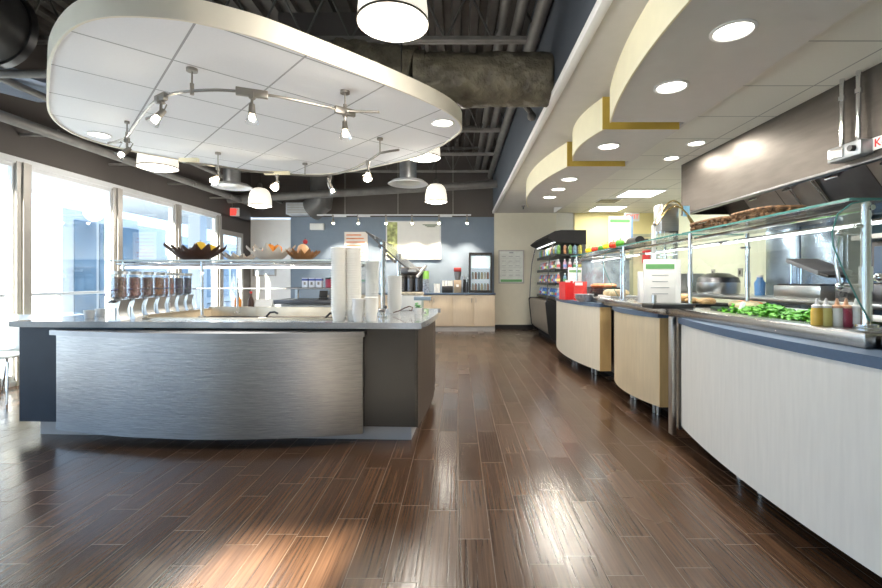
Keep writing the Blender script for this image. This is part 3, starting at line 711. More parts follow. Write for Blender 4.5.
# cereal dispensers
def dispenser(lx, ly, cereal, lab, first=False):
    p = ip(lx, ly); t = thing('cereal_dispenser', lab, 'cereal dispenser', p, IR+.05, 'cereal dispensers along the left end of the island')
    b = MB(); st = [(-.05,0),(.05,0),(.045,.02),(.032,.05),(.030,.09),(.045,.14),(.05,.16),(-.05,.16),(-.045,.14),(-.030,.09),(-.032,.05),(-.045,.02)]
    b.prism(st, -.05, .05, 'y'); b.box(-.012,.012,-.056,-.05,.01,.10)
    obj('stand', b, steel, t)
    obj('canister', MB().lathe([(.035,.16),(.052,.18),(.052,.36),(.049,.36),(.049,.185),(.033,.165)], seg=20), GA, t)
    obj('cereal', MB().lathe([(0,.165),(.03,.166),(.047,.187),(.047,.33),(.03,.338),(0,.335)], seg=20), cereal, t)
    obj('lid', MB().cyl((0,0,.36),(0,0,.385),.056,seg=20), steel, t)
    obj('turn_knob', MB().cyl((0,-.05,.15),(0,-.075,.15),.012,seg=12).tube([(-.03,-.076,.14),(.03,-.076,.16)], .006, 6), steel_dark, t)
    obj('guide_wing', MB().tube([(-.052,-.02,.19),(-.07,-.06,.20),(-.03,-.085,.225),(.04,-.07,.245)], .005, 6), mat('violet_plastic', (.18,.14,.26), .3), t)
cols = [(.33,.20,.15),(.36,.19,.16),(.28,.17,.14),(.45,.24,.13),(.48,.22,.15),(.16,.14,.18),(.12,.12,.17)]
nm = ['brown flake','reddish flake','dark granola','tan hoop','orange-brown hoop','near-black bean','dark raisin']
for k in range(7):
    cm = mat('cereal_%s' % nm[k].replace(' ','_').replace('-','_'), cols[k], .8, var=.6, scale=70, bump=.6)
    dispenser(-LW+.74-k*.052, .07+k*.215, cm, 'clear cereal dispenser of %s cereal, %s from the counter front' % (nm[k], ORD[k]))

# paper bowls & cups in stacks on the island
def cup_stack(lx, ly, r, h, n, step, m_, lab, grp, name='paper_cup', z=TZ):
    p0 = ip(lx, ly, z)
    me = None
    for k in range(n):
        if me is None:
            o = obj(name, MB().lathe([(0,h),(r*.7,h),(r*.97,.012),(r*.985,.010),(r*1.03,.009),(r*1.04,.004),(r*1.03,-.0),(r*.97,.002),(r*.69,h-.004),(0,h-.004)], seg=24), m_); me = o
        else: o = me.copy(); COL.objects.link(o)
        o.location = p0+Vector((0,0,k*step)); o.rotation_euler = (0,0,k*.7)
        tag(o, lab, 'cup', grp)
def upright_stack(lx, ly, r, h, n, step, m_, lab, grp, name='paper_bowl', z=TZ):
    p0 = ip(lx, ly, z); me = None
    for k in range(n):
        if me is None:
            me = o = obj(name, MB().lathe([(0,0),(r*.72,0),(r*.96,h-.008),(r*1.02,h-.008),(r*1.03,h-.003),(r*1.01,h),(r*.95,h-.003),(r*.71,.004),(0,.004)], seg=24), m_)
        else: o = me.copy(); COL.objects.link(o)
        o.location = p0+Vector((0,0,k*step)); o.rotation_euler = (0,0,k*.9); tag(o, lab, 'bowl', grp)
cupm = mat('cream_paper', (.93,.92,.88), .6, var=.02)
upright_stack(-.635,.13,.058,.085,27,.0185,cupm,'white paper bowl in the left of the two tall stacks on the island','left tall stack of white paper bowls')
upright_stack(-.53,.17,.060,.085,27,.0185,cupm,'white paper bowl in the right of the two tall stacks on the island','right tall stack of white paper bowls')
upright_stack(-.465,.07,.046,.07,9,.013,white_p,'white plastic lid or cup in the short stack in front of the tall stacks','short front stack of white cups','paper_cup')
upright_stack(-.375,.10,.052,.08,9,.013,cupm,'cream cup in the short stack left of the slanted guard posts','short second stack of cream cups','paper_cup')
upright_stack(-.52,.75,.060,.085,21,.020,white_p,'white cup in the tall stack standing behind the short stacks','tall rear stack of white cups','paper_cup')
upright_stack(-.35,.95,.068,.085,16,.018,white_p,'white bowl in the rear stack between the slanted guard posts','rear stack of white bowls')
# slanted guard at the right end
g2 = thing('slanted_guard', 'slanted glass guard on two chrome posts at the right end of the island', 'sneeze guard', at(383,318,3.83), 0)
A0 = at(383,318,3.83); B0 = at(399,309,5.0); A0.z = TZ; B0.z = TZ
for q, tz in ((A0, 1.53), (B0, 1.50)):
    obj('post', MB().cyl(q, (q.x,q.y,tz), .019, seg=16).cyl(q, (q.x,q.y,TZ+.015), .045, seg=20).cyl((q.x,q.y,TZ+.28),(q.x,q.y,TZ+.33),.026,seg=16).cyl((q.x,q.y,tz-.16),(q.x,q.y,tz),.023,seg=16), chrome, g2, True)
    obj('clamp', MB().box(q.x-.045,q.x+.045,q.y-.02,q.y+.02,tz-.07,tz-.04,.004,rot('Y',42)).box(q.x+.02,q.x+.12,q.y-.02,q.y+.02,tz-.15,tz-.13,.004,rot('Y',42)), steel_dark, g2, True)
    obj('bolt_knob', MB().cyl((q.x-.02,q.y-.05,TZ+.06),(q.x+.02,q.y-.05,TZ+.06),.014).blob((q.x+.03,q.y-.05,TZ+.09),.015), steel_dark, g2, True)
n_ = Vector((math.sin(math.radians(42)),0,math.cos(math.radians(42))))
c0 = Vector((A0.x-.12, 3.7, 1.60)); c1 = Vector((A0.x+.20, 3.7, 1.31)); dd = Vector((-.0,1.45,0))
b = MB(); th = n_*.008
for s_ in (0,): 
    v = [c0, c1, c1+dd, c0+dd]; V0 = [b.bm.verts.new(q) for q in v]; V1 = [b.bm.verts.new(q+th) for q in v]
    b.bm.faces.new(V0[::-1]); b.bm.faces.new(V1)
    for i in range(4): b.bm.faces.new((V0[i],V0[(i+1)%4],V1[(i+1)%4],V1[i]))
obj('glass_panel', b, G, g2, True)
obj('glass_edge', MB().tube([c0+th/2, c1+th/2], .006, 6).tube([c0+th/2, c0+dd+th/2], .005, 6), steel_dark, g2, True)
# small items on island right end
t = thing('napkin_dispenser', 'white boxy napkin dispenser at the back right of the island', 'dispenser', ip(-.26,1.35), IR)
obj('case', MB().box(-.13,.13,-.07,.07,0,.16,.012), white_p, t); obj('lid', MB().box(-.135,.135,-.075,.075,.16,.19,.01), mat('cream_woven', (.62,.54,.42), .7, var=.4, scale=60), t)
t = thing('serving_tongs', 'curled dark wire serving tongs hooked near the slanted guard', 'tongs', ip(-.26,.72), IR)
obj('wire', MB().tube([(-.06,0,.02),(0,-.02,.04),(.05,-.03,.065),(.09,-.03,.08),(.12,-.03,.07),(.11,-.03,.04),(.09,-.03,.045)], .005, 8), mat('copper_dark', (.12,.05,.035), .3, metal=.8), t)
t = thing('sign_holder', 'small blue-grey metal card holder at the right edge of the island', 'card holder', ip(-.09,1.0), IR)
obj('base', MB().box(-.03,.03,-.04,.04,0,.01), steel, t); obj('stem', MB().box(-.01,.01,-.01,.01,0,.12), steel, t); obj('plate', MB().box(-.08,.08,-.03,.03,.12,.155,.004), mat('blue_grey_plate', (.30,.40,.52), .4), t)
t = thing('herb_plant', 'little white cup of green herbs on the right end of the island', 'plant', ip(-.11,.84), 0)
obj('pot', MB().lathe([(0,0),(.03,0),(.038,.06),(0,.055)]), white_p, t)
b = MB()
for k in range(14): b.blob((random.uniform(-.03,.03),random.uniform(-.03,.03),.06+random.uniform(0,.04)),.015,(1,1,.5),.2,1)
obj('leaves', b, green_ink, t)
# well contents
for k, (x, y) in enumerate(((-1.55,.85),(-.95,.75),(-.82,.85))):
    t = thing('serving_spoon', ['black-handled serving spoon lying left of centre in the well','black-handled serving spoon near the right end of the well','second black-handled spoon at the right end of the well'][k], 'spoon', ip(x, y, TZ-.03), IR+.3*k)
    obj('handle', MB().tube([(0,0,.0),(.04,-.01,.04),(.09,-.02,.045),(.12,-.02,.03)], .010, 8), black, t); obj('spoon_bowl', MB().blob((-.04,0,-.01),.03,(1.3,1,.35)), steel, t)
for k in range(5):
    x = wx0+.28+k*.40
    if x+.19 > wx1: break
    t = thing('well_pan', '%s steel food pan from the left in the salad well' % ORD[k], 'food pan', ip(x,.66,TZ-.19), IR)
    b = MB(); b.box(-.18,.18,-.38,.38,0,.01); b.box(-.19,-.18,-.39,.39,0,.11).box(.18,.19,-.39,.39,0,.11).box(-.19,.19,-.39,-.38,0,.11).box(-.19,.19,.38,.39,0,.11); obj('pan', b, steel, t)
    obj('ice', MB().box(-.175,.175,-.375,.375,.01,.07), mat('crushed_ice', (.75,.80,.85), .3, var=.2, scale=60, bump=.8), t)
t = thing('condiment_bottle', 'orange-red sauce bottle with dark cap behind the salad well', 'bottle', ip(-2.15,1.45), 0)
obj('body', MB().lathe([(0,0),(.033,0),(.035,.02),(.035,.1),(.02,.13),(.015,.15),(0,.15)]), orng, t); obj('cap', MB().cyl((0,0,.15),(0,0,.18),.017), black, t)
t = thing('condiment_bottle', 'slim dark glass bottle behind the salad well', 'bottle', ip(-2.03,1.5), 0)
obj('body', MB().lathe([(0,0),(.028,0),(.03,.02),(.03,.09),(.012,.14),(.012,.17),(0,.17)]), brown, t); obj('cap', MB().cyl((0,0,.17),(0,0,.19),.014), red_p, t)
t = thing('tent_card', 'blank white tent card behind the salad well', 'card', ip(-1.88,1.5), IR)
obj('card', MB().prism([(-.04,0),(-.035,0),(0,.1),(.035,0),(.04,0),(0,.11)], -.09, .09, 'x'), paper, t)
t = thing('condiment_cup', 'small white cup on the left front corner of the island', 'cup', ip(-2.75,.25), 0)
obj('bowl', MB().lathe([(0,0),(.03,0),(.042,.065),(.039,.065),(.028,.006),(0,.006)]), white_p, t)
t = thing('condiment_cup', 'second small white cup beside the first cereal dispenser', 'cup', ip(-2.83,.45), 0)
obj('bowl', MB().lathe([(0,0),(.03,0),(.042,.065),(.039,.065),(.028,.006),(0,.006)]), white_p, t)

# ------------------------------------------------------------------ serving line (right)
SZ = 1.0; SX = 1.61
maple_warm = mat('warm_maple_laminate', (.78,.70,.56), .42, var=.04, scale=14, stretch=(3,3,.3))
maple_gold = mat('honey_maple_laminate', (.72,.59,.40), .42, var=.05, scale=14, stretch=(3,3,.3))
serve_steel = mat('serving_steel', (.42,.40,.375), .27, metal=1, var=.08, scale=6, stretch=(1,20,1))
def station(y0, y1, xn, xf, bu, lab, seed):
    t = thing('serving_counter', lab, 'serving counter', (1.9, (y0+y1)/2, 0))
    A = arc(xn, y0, xf, y1, bu, 28)
    obj('curved_panel', MB().prism(A+[(xf+.12, y1), (xn+.12, y0)], .15, .893), (maple_warm, maple_gold, maple)[seed-1], t, True)
    obj('end_panel', MB().box(xn+.001, xn+.13, y0-.012, y0-.001, .15, .893), maple_end_lit, t, True, 'maple end panel tinted golden for warm light')
    P = [(a-.018, y) for a, y in A]
    obj('blue_ledge', MB().prism([(P[0][0], y0-.02)]+P+[(P[-1][0], y1+.015), (xf+.3, y1+.015), (xn+.3, y0-.02)], .894, .937), ledge_blue, t, True, 'slate blue curved ledge')
    b = MB()
    for yy in (y0+.25*(y1-y0), y0+.32*(y1-y0), y1-.3*(y1-y0), y1-.22*(y1-y0)): b.cyl((xn+.12,yy,0),(xn+.12,yy,.16),.02,seg=12)
    obj('legs', b, steel, t, True) if False else [obj('leg', MB().cyl((xn+.12,yy,0),(xn+.12,yy,.15),.02,seg=12), steel, t, True) for yy in (y0+.25*(y1-y0), y0+.32*(y1-y0), y1-.3*(y1-y0), y1-.22*(y1-y0))]
    return t
sA = station(5.3, 7.4, 1.65, 1.60, .12, 'farthest curved maple serving counter, with the red boxes on it', 1)
sB = station(3.8, 4.95, 1.68, 1.70, .10, 'middle short curved maple serving counter', 2)
sC = station(.9, 3.3, 1.60, 1.62, .115, 'long curved pale maple serving counter in the right foreground', 3)
def steeltop(y0, y1, tt, x0=SX, x1=2.5, open_=None):
    b = MB(); b.box(x0, x0+.08, y0, y1, .938, SZ, .006)
    if open_:
        oy0, oy1, ox0, ox1 = open_
        b.box(x0+.08, ox0, y0, y1, .96, SZ-.003).box(ox1, x1, y0, y1, .96, SZ-.003).box(ox0, ox1, y0, oy0, .96, SZ-.003).box(ox0, ox1, oy1, y1, .96, SZ-.003)
        b.box(ox0, ox1, oy0, oy1, .85, .86)
    else: b.box(x0+.08, x1, y0, y1, .96, SZ-.003)
    obj('steel_top', b, serve_steel, tt, True)
    obj('cabinet_body', MB().box(1.86, x1-.03, y0, y1, .1, .86), steel_dark, tt, True)
    obj('toe_kick', MB().box(1.92, x1-.1, y0, y1, 0, .1), matblack, tt, True)
steeltop(5.13, 7.45, sA, 1.66); steeltop(3.52, 5.0, sB, 1.60); steeltop(1.80, 3.50, sC, SX, 2.5, (2.0,3.2,1.76,2.3))
obj('steel_extension', MB().box(1.66, 2.5, .8, 1.79, .938, SZ-.008, .006), serve_steel, sC, True)
obj('cabinet_body', MB().box(1.86, 2.47, .9, 1.79, .1, .938), steel_dark, sC, True)
for yy, tt in ((3.40, sC),):
    obj('corner_post', MB().box(1.585, 1.62, yy-.03, yy+.03, .06, .936, .003).box(1.64, 1.86, yy-.02, yy+.02, .1, .936), steel, tt, True)

# long dark plinth under the line
o = struct('trim_20', MB().box(1.95, 2.4, .5, 7.5, 0, .09), matblack, 'black recessed plinth under the serving line', 'plinth')

def guard_profile(X0):   # curved side glass, plan X vs Z
    return [(X0+.16,1.56),(X0+.08,1.545),(X0+.02,1.50),(X0-.005,1.42),(X0,1.36),(X0+.05,1.24),(X0+.11,1.12),(X0+.16,1.03),(X0+.175,1.03)]
def side_guard(y0, y1, lab, X0=1.64, posts=(), curved=True):
    t = thing('sneeze_guard', lab, 'sneeze guard', (X0+.18, (y0+y1)/2, SZ))
    xp = X0+.18
    obj('glass_shelf', MB().box(xp-.10, xp+.42, y0, y1, 1.560, 1.570), G, t, True)
    obj('shelf_edge', MB().box(xp-.104, xp-.1, y0, y1, 1.559, 1.571).box(xp-.1, xp+.42, y0-.004, y0, 1.559, 1.571), GE, t, True)
    b = MB(); b.quad((X0-.005,y0,1.50),(X0-.005,y1,1.50),(X0+.0,y1,1.36),(X0+.0,y0,1.36)).quad((X0,y0,1.36),(X0,y1,1.36),(X0+.15,y1,1.04),(X0+.15,y0,1.04))
    obj('front_glass', b, GF, t, True)
    obj('light_tube', MB().cyl((xp+.22,y0,1.49),(xp+.22,y1,1.49),.009,seg=12), tube_glow, t, True, 'glowing light tube')
    obj('support_rail', MB().cyl((xp,y0,1.53),(xp,y1,1.53),.012,seg=10).cyl((xp+.30,y0,1.51),(xp+.30,y1,1.51),.012,seg=10), chrome, t, True)
    for q in posts:
        x, y = q[:2]; r = q[2] if len(q) > 2 else .02
        obj('post', MB().cyl((x,y,SZ),(x,y,1.555),r,seg=18).cyl((x,y,SZ),(x,y,SZ+.012),r*2.4,seg=24).cyl((x,y,1.16),(x,y,1.27),r*1.35,seg=18).cyl((x-.05,y,1.45),(x+.02,y,1.45),r*.5,seg=10), chrome, t, True)
    if curved:
        pf = guard_profile(X0)
        b = MB(); A = [b.bm.verts.new((a, y0-.005, z)) for a, z in pf]; b.bm.faces.new(A); obj('end_glass', b, G, t, True)
        obj('end_glass_edge', MB().tube([(a, y0-.005, z) for a, z in pf[:-1]], .0035, 6), GE, t, True)
    lamp('AREA', 'light_tube_lamp', (xp+.22, (y0+y1)/2, 1.46), 3.5, (.80,.92,1), .5, t)
    return t
gC = side_guard(2.0, 3.50, 'near glass sneeze guard with curved end pane over the lettuce', 1.645, ((1.82,2.03,.019),(1.72,3.37,.014),(2.15,3.38,.014)))
obj('hinge_arm', MB().tube([(1.80,2.04,1.42),(1.72,2.05,1.42),(1.70,2.05,1.30),(1.72,2.05,1.18),(1.80,2.04,1.18)], .008, 8).blob((1.72,2.05,1.42),.018).blob((1.72,2.05,1.18),.018).blob((1.88,2.03,1.22),.022), chrome, gC, True)
gB = side_guard(3.55, 4.9, 'middle glass sneeze guard over the hot food pans', 1.63, ((1.72,4.72,.016),(2.15,4.72,.012)), False)
gA = side_guard(5.1, 6.9, 'far glass sneeze guard over the pizza and bread', 1.63, ((1.75,6.7,.014),(2.15,6.7,.012),(1.9,5.3,.012)), True)

# lettuce
t = obj('lettuce', MB(), None); bpy.data.objects.remove(t)
b = MB()
for k in range(520):
    c = Vector((random.uniform(1.78,2.05), random.uniform(2.26,3.15), 0)); 
    c.z = .955+.085*(1-((c.x-1.91)/.16)**2)*random.uniform(.7,1.05)+.012*math.sin(c.y*14)
    s_ = random.uniform(.012,.026); q = Matrix.Rotation(random.uniform(0,6.3),3,'Z') @ Matrix.Rotation(random.uniform(-1,1),3,'X')
    P = [Vector((-s_,-s_*.6,0)),Vector((0,-s_*.8,s_*.4)),Vector((s_,-s_*.3,0)),Vector((s_*.8,s_*.6,s_*.3)),Vector((0,s_*.8,-s_*.2)),Vector((-s_*.9,s_*.5,s_*.3))]
    b.bm.faces.new([b.bm.verts.new(c+q @ v) for v in P])
o = obj('lettuce', b, mat('lettuce_green', (.10,.36,.02), .5, var=.5, scale=30), flat=True); tag(o, 'heap of bright green chopped lettuce in the near counter pan', 'lettuce', kind='stuff')
t = thing('food_pan', 'steel pan holding the lettuce in the near counter', 'food pan', (1.92,2.7,.87))
b = MB(); b.box(1.765,2.07,2.24,3.18,.862,.87).box(1.765,1.773,2.24,3.18,.87,.975).box(2.062,2.07,2.24,3.18,.87,.975).box(1.765,2.07,2.24,2.248,.87,.975).box(1.765,2.07,3.172,3.18,.87,.975); obj('pan', b, steel, t, True)
t = thing('serving_spoon', 'white-handled spoon standing in the lettuce', 'spoon', (1.85,2.98,1.0))
obj('handle', MB().box(-.012,.012,-.01,.01,-.04,.07,.004,rot('Y',25)), white_p, t); obj('spoon_bowl', MB().blob((-.02,0,-.05),.025,(1,1,.4)), white_p, t)
o = obj('cutting_board', MB().box(2.1,2.3,2.1,3.3,SZ,SZ+.018,.004), white_p); tag(o, 'long white cutting board behind the lettuce pan', 'cutting board')

bc = [('yellow_sauce',(.70,.45,.06),'mustard yellow squeeze bottle, leftmost by the lettuce'),('pale_yellow_sauce',(.62,.55,.18),'pale green-yellow squeeze bottle, second from the lettuce'),('white_sauce',(.78,.78,.74),'white squeeze bottle left of the dark red one'),('red_sauce',(.28,.03,.06),'dark red squeeze bottle in the row near the glass post'),('cream_sauce',(.75,.74,.70),'white squeeze bottle right of the dark red one'),('custard_sauce',(.68,.66,.42),'pale yellow squeeze bottle right of the glass post')]
for k, px in enumerate((817,826,837,846,856,876)):
    Y = 2.14-.012*k; x = (px-CX)/F*Y
    t = thing('squeeze_bottle', bc[k][2], 'squeeze bottle', (x, Y+(0 if k<5 else -.1), SZ-.02), 0, 'squeeze bottles on the near counter')
    obj('body', MB().lathe([(0,0),(.022,0),(.0245,.01),(.0245,.085),(.021,.10),(0,.10)]), mat(bc[k][0], bc[k][1], .35, var=.05), t)
    obj('nozzle', MB().lathe([(.022,.10),(.022,.11),(.010,.116),(.004,.145),(0,.145)]), white_p if k not in (2,3) else mat('orange_nozzle', (.75,.42,.25), .4), t)
obj_tray = thing('bottle_rail', 'steel rail tray holding the squeeze bottles', 'tray', (1.95,2.1,SZ-.03))
obj('tray', MB().box(1.70,2.1,1.97,2.24,SZ-.032,SZ-.021), steel, obj_tray, True)

# food behind the glass
def platter(x, y, z, w, d, m_, food_m, lab, flab, n=5, r=.05, cat='food', fn='sandwich', sc=(1.2,1,.55), rim=.02):
    t = thing('serving_tray', lab, 'tray', (x,y,z)); b = MB(); b.box(-w/2,w/2,-d/2,d/2,0,.008,.002)
    for q in ((-w/2,-w/2+.01,-d/2,d/2),(w/2-.01,w/2,-d/2,d/2),(-w/2,w/2,-d/2,-d/2+.01),(-w/2,w/2,d/2-.01,d/2)): b.box(*q,0,rim)
    obj('tray', b, m_, t)
    first = None
    for k in range(n):
        fx = x+random.uniform(-w*.3,w*.3); fy = y-d*.38+d*.76*k/max(1,n-1)
        if first is None: o = first = obj(fn, MB().blob((0,0,0), r, sc, .06, 3), food_m)
        else: o = first.copy(); COL.objects.link(o)
        o.location = (fx, fy, z+.01+r*sc[2]*.9); o.rotation_euler = (0,0,random.uniform(0,3)); tag(o, flab, cat, flab+' group')
bread = mat('baked_bread', (.62,.36,.14), .6, var=.25, scale=20, bump=.2); bun = mat('pale_bun', (.80,.62,.36), .6, var=.15, bump=.1); shr = mat('orange_shrimp', (.80,.28,.10), .4, var=.25, scale=25, bump=.3)
platter(2.02,3.75,SZ,.3,.36,black,bread,'black tray of toasted rolls behind the menu sign','golden toasted roll on the black tray behind the menu sign',5,.05)
platter(2.0,3.15,SZ,.34,.3,mat('dark_green_tray',(.05,.09,.06),.4),bun,'dark green tray of pale chicken fillets behind the near guard','pale golden fillet on the dark green tray',4,.05)
platter(2.3,3.6,SZ,.3,.34,black,shr,'black pan of orange cooked shrimp behind the steel post','orange cooked shrimp portion in the black pan',8,.035)
platter(1.98,5.6,SZ,.36,.5,white_p,bun,'white tray of flat breads behind the middle glass','pale flat bread on the white tray',9,.075,sc=(1.1,1,.6))
o = obj('display_riser', MB().box(-.2,.2,-.28,.28,0,.09,.01), black); o.location = (1.98,6.3,SZ); tag(o, 'black riser block under the far pizza tray', 'riser')
platter(1.98,6.3,SZ+.09,.36,.5,black,shr,'black tray of red pizza slices on the far counter','red-topped pizza slice on the far black tray',6,.075,sc=(1.1,1,.45))
platter(1.98,4.35,SZ,.36,.6,steel,bread,'steel tray of sliced bread on the middle counter','brown bread slice on the middle steel tray',7,.06,sc=(1.1,1,.65))

# menu signs
def menu(px, py, Y, w, h, lab, bands=(.80,.90), rz=0, foot=True, depth=.02, lines=4):
    p = at(px, py, Y)
    t = thing('menu_sign', lab, 'sign', p, rz, None)
    obj('panel', MB().box(-w/2,w/2,0,depth,0,h,.002), paper, t)
    obj('green_band', MB().box(-w/2+.012,w/2-.012,-.002,0,h*bands[0],h*bands[1]), green_ink, t)
    b = MB()
    for k in range(lines): ww = w*random.uniform(.15,.3); b.box(-ww,ww,-.002,0,h*(.66-.13*k),h*(.66-.13*k)+h*.014)
    obj('text_lines', b, grey_ink, t)
    if foot: obj('foot', MB().box(-w/2,w/2,-.05,.07,-.004,0), GA, t)
    return t
m1 = menu(660,307,3.58,.25,.375,'large white menu sign with green heading standing on the serving counter', rz=-.0)
obj('side_edge', MB().box(.125,.165,-.0,.02,-.02,.375), white_p, m1)
o = obj('acrylic_holder', MB().box(-.05,.05,-.01,.04,0,.27,.004), white_p); o.location = at(645,303,3.9); tag(o, 'plain white upright box left of the large menu sign', 'box')
m2 = menu(620,249,5.3,.255,.385,'white menu sign with green heading standing on the upper glass shelf', foot=False)
obj('side_edge', MB().box(.128,.15,0,.02,0,.38), mat('blue_edge',(.2,.35,.6),.4), m2)
m3 = menu(575,292,6.7,.2,.36,'small white sign with green heading behind the red boxes')
o = obj('serving_board', MB().box(-.15,.15,-.1,.1,0,.035,.006), black); o.location = at(661,303,3.5)+Vector((0,-.1,0)); o.location.z = SZ; tag(o, 'black block tray in front of the large menu sign', 'tray')
o = obj('shaker', MB().cyl((0,0,0),(0,0,.06),.018), steel); o.location = at(654,300,3.45); o.location.z = SZ+.035; tag(o, 'little steel shaker on the black block tray', 'shaker')

# peppers on the far shelf
cols2 = [('yellow_pepper',(.85,.62,.02),'yellow'),('red_pepper',(.75,.05,.02),'red'),('green_pepper',(.10,.35,.04),'green'),('yellow_pepper',0,'yellow'),('red_pepper',0,'red'),('green_pepper',0,'dark green')]
for k, px in enumerate((589,595,602,607,613,620)):
    Y = 6.0-.23*k; x = (px-CX)/F*Y
    c = cols2[k]; m_ = MATS.get(c[0]) or mat(c[0], c[1], .3, var=.1)
    t = thing('bell_pepper', '%s bell pepper, %s from the left on the upper glass shelf' % (c[2], ORD[k]), 'pepper', (x, Y, 1.60), 0, 'bell peppers on the glass shelf')
    b = MB()
    for a in range(4): b.blob((.018*math.cos(a*PI/2), .018*math.sin(a*PI/2), 0), .032, (1,1,1.15), 0, 2)
    obj('flesh', b, m_, t); obj('stem', MB().cyl((0,0,.03),(0.005,0,.055),.006,seg=8), green_ink, t)
o = obj('display_tray', MB().box(-.10,.22,-.9,.75,0,.012).box(-.10,-.09,-.9,.75,.012,.03), black); o.location = (1.86,5.4,1.571-.0); tag(o, 'long black tray under the row of bell peppers', 'tray')
t = thing('rolled_mat', 'long black rolled mat lying on the upper shelf behind the peppers', 'roll', (2.1,5.4,1.65))
obj('roll', MB().cyl((2.06,6.3,1.66),(2.00,5.0,1.64),.055,seg=20), black, t, True)

# wicker bread trays
wk = mat('woven_wicker', (.20,.105,.05), .75, var=.75, scale=34, bump=1.0)
def basket(x, y, z, w, d, h, lab, rz=0, n=22):
    t = thing('woven_basket', lab, 'basket', (x,y,z), rz, 'woven baskets on the glass shelf')
    b = MB()
    for j in range(3):
        rr = .012
        P = []
        for i in range(n*4):
            a = 2*PI*i/(n*4); ex = w/2+j*.012; ey = d/2+j*.012
            P.append((ex*math.copysign(abs(math.cos(a))**.5, math.cos(a)), ey*math.copysign(abs(math.sin(a))**.5, math.sin(a)), .012+h*(j+.5)/3+.006*math.sin(i*PI+j*PI)))
        b.tube(P, h/5, 6, True)
    for i in range(n*2):
        a = 2*PI*i/(n*2); x_ = (w/2+.02)*math.copysign(abs(math.cos(a))**.5, math.cos(a)); y_ = (d/2+.02)*math.copysign(abs(math.sin(a))**.5, math.sin(a)); b.blob((x_,y_,h*(.35+.5*(i%2))), .014, (1,1,1), 0, 1)
    obj('weave', b, wk, t); obj('base', MB().box(-w/2,w/2,-d/2,d/2,0,.01), wk, t)
basket(1.86,3.24,1.572,.20,.40,.05,'dark woven basket, the farther of the two on the near glass shelf')
basket(1.90,2.80,1.572,.22,.34,.055,'brown woven basket, the nearer of the two on the glass shelf')

# dispenser with brass arches
t = thing('heat_lamp_tower', 'steel and glass display tower with brass arches behind the menu sign', 'display tower', (2.15,4.5,1.0))
obj('steel_head', MB().box(1.965,2.14,4.4,4.58,1.68,1.95,.01), steel, t, True)
obj('glass_drum', MB().lathe([(.125,.02),(.125,.68),(.12,.68),(.12,.02)], (2.04,4.5,1.0), 32), G, t, True)
obj('drum_ring', MB().cyl((2.04,4.5,1.0),(2.04,4.5,1.03),.13,seg=32).cyl((2.04,4.5,1.66),(2.04,4.5,1.68),.13,seg=32), chrome, t, True)
obj('side_post', MB().box(1.88,1.905,4.38,4.42,1.0,1.74), white_p, t, True)
br = mat('brass', (.72,.55,.25), .25, metal=1, var=.05)
for k in range(2):
    P = [(1.89+.36*i/14, 4.37-.04*k, 1.74+(.23-.06*k)*math.sin(PI*i/14)) for i in range(15)]
    obj('brass_arch', MB().tube(P, .009, 8), br, t, True)
obj('finial', MB().blob((1.89,4.36,1.75),.022), nickel, t, True)
obj('price_tag', MB().box(2.16,2.22,4.36,4.37,1.82,1.92), mat('sky_blue_card',(.3,.6,.85),.5), t, True)

# red boxes etc on far counter
t = thing('takeaway_box', 'open red cardboard box at the end of the far counter', 'box', (1.54,6.35,.938), .35)
b = MB(); b.box(-.1,.1,-.075,-.07,0,.26).box(-.1,.1,.07,.075,0,.24).box(-.1,-.095,-.07,.07,0,.25).box(.095,.1,-.07,.07,0,.25).box(-.1,.1,-.07,.07,0,.005)
obj('carton', b, red_p, t); obj('flap', MB().box(-.1,-.02,-.08,-.077,.24,.27).box(.02,.1,-.08,-.077,.23,.26), paper, t)
t = thing('takeaway_box', 'second red box turned sideways beside the open one', 'box', (1.64,6.10,.938), -.5)
b = MB(); b.box(-.07,.07,-.075,-.07,0,.24).box(-.07,.07,.07,.075,0,.25).box(-.07,-.065,-.07,.07,0,.25).box(.065,.07,-.07,.07,0,.25).box(-.07,.07,-.07,.07,0,.005)
obj('carton', b, mat('bright_red_card',(.85,.06,.05),.45), t); obj('flap', MB().box(-.05,.05,-.08,-.076,.2,.24), paper, t)
t = thing('foil_tray', 'silver-white foil bowl stack in front of the red boxes', 'foil tray', (1.585,5.72,.938))
b = MB()
for k in range(3): b.lathe([(0,.0+k*.02),(.07,.0+k*.02),(.105,.05+k*.02),(.115,.055+k*.02),(.10,.052+k*.02),(.065,.008+k*.02),(0,.008+k*.02)], seg=20, sx=1.1)
obj('tray', b, mat('crinkled_foil',(.72,.74,.80),.3,metal=.6,var=.3,scale=30,bump=.6), t)

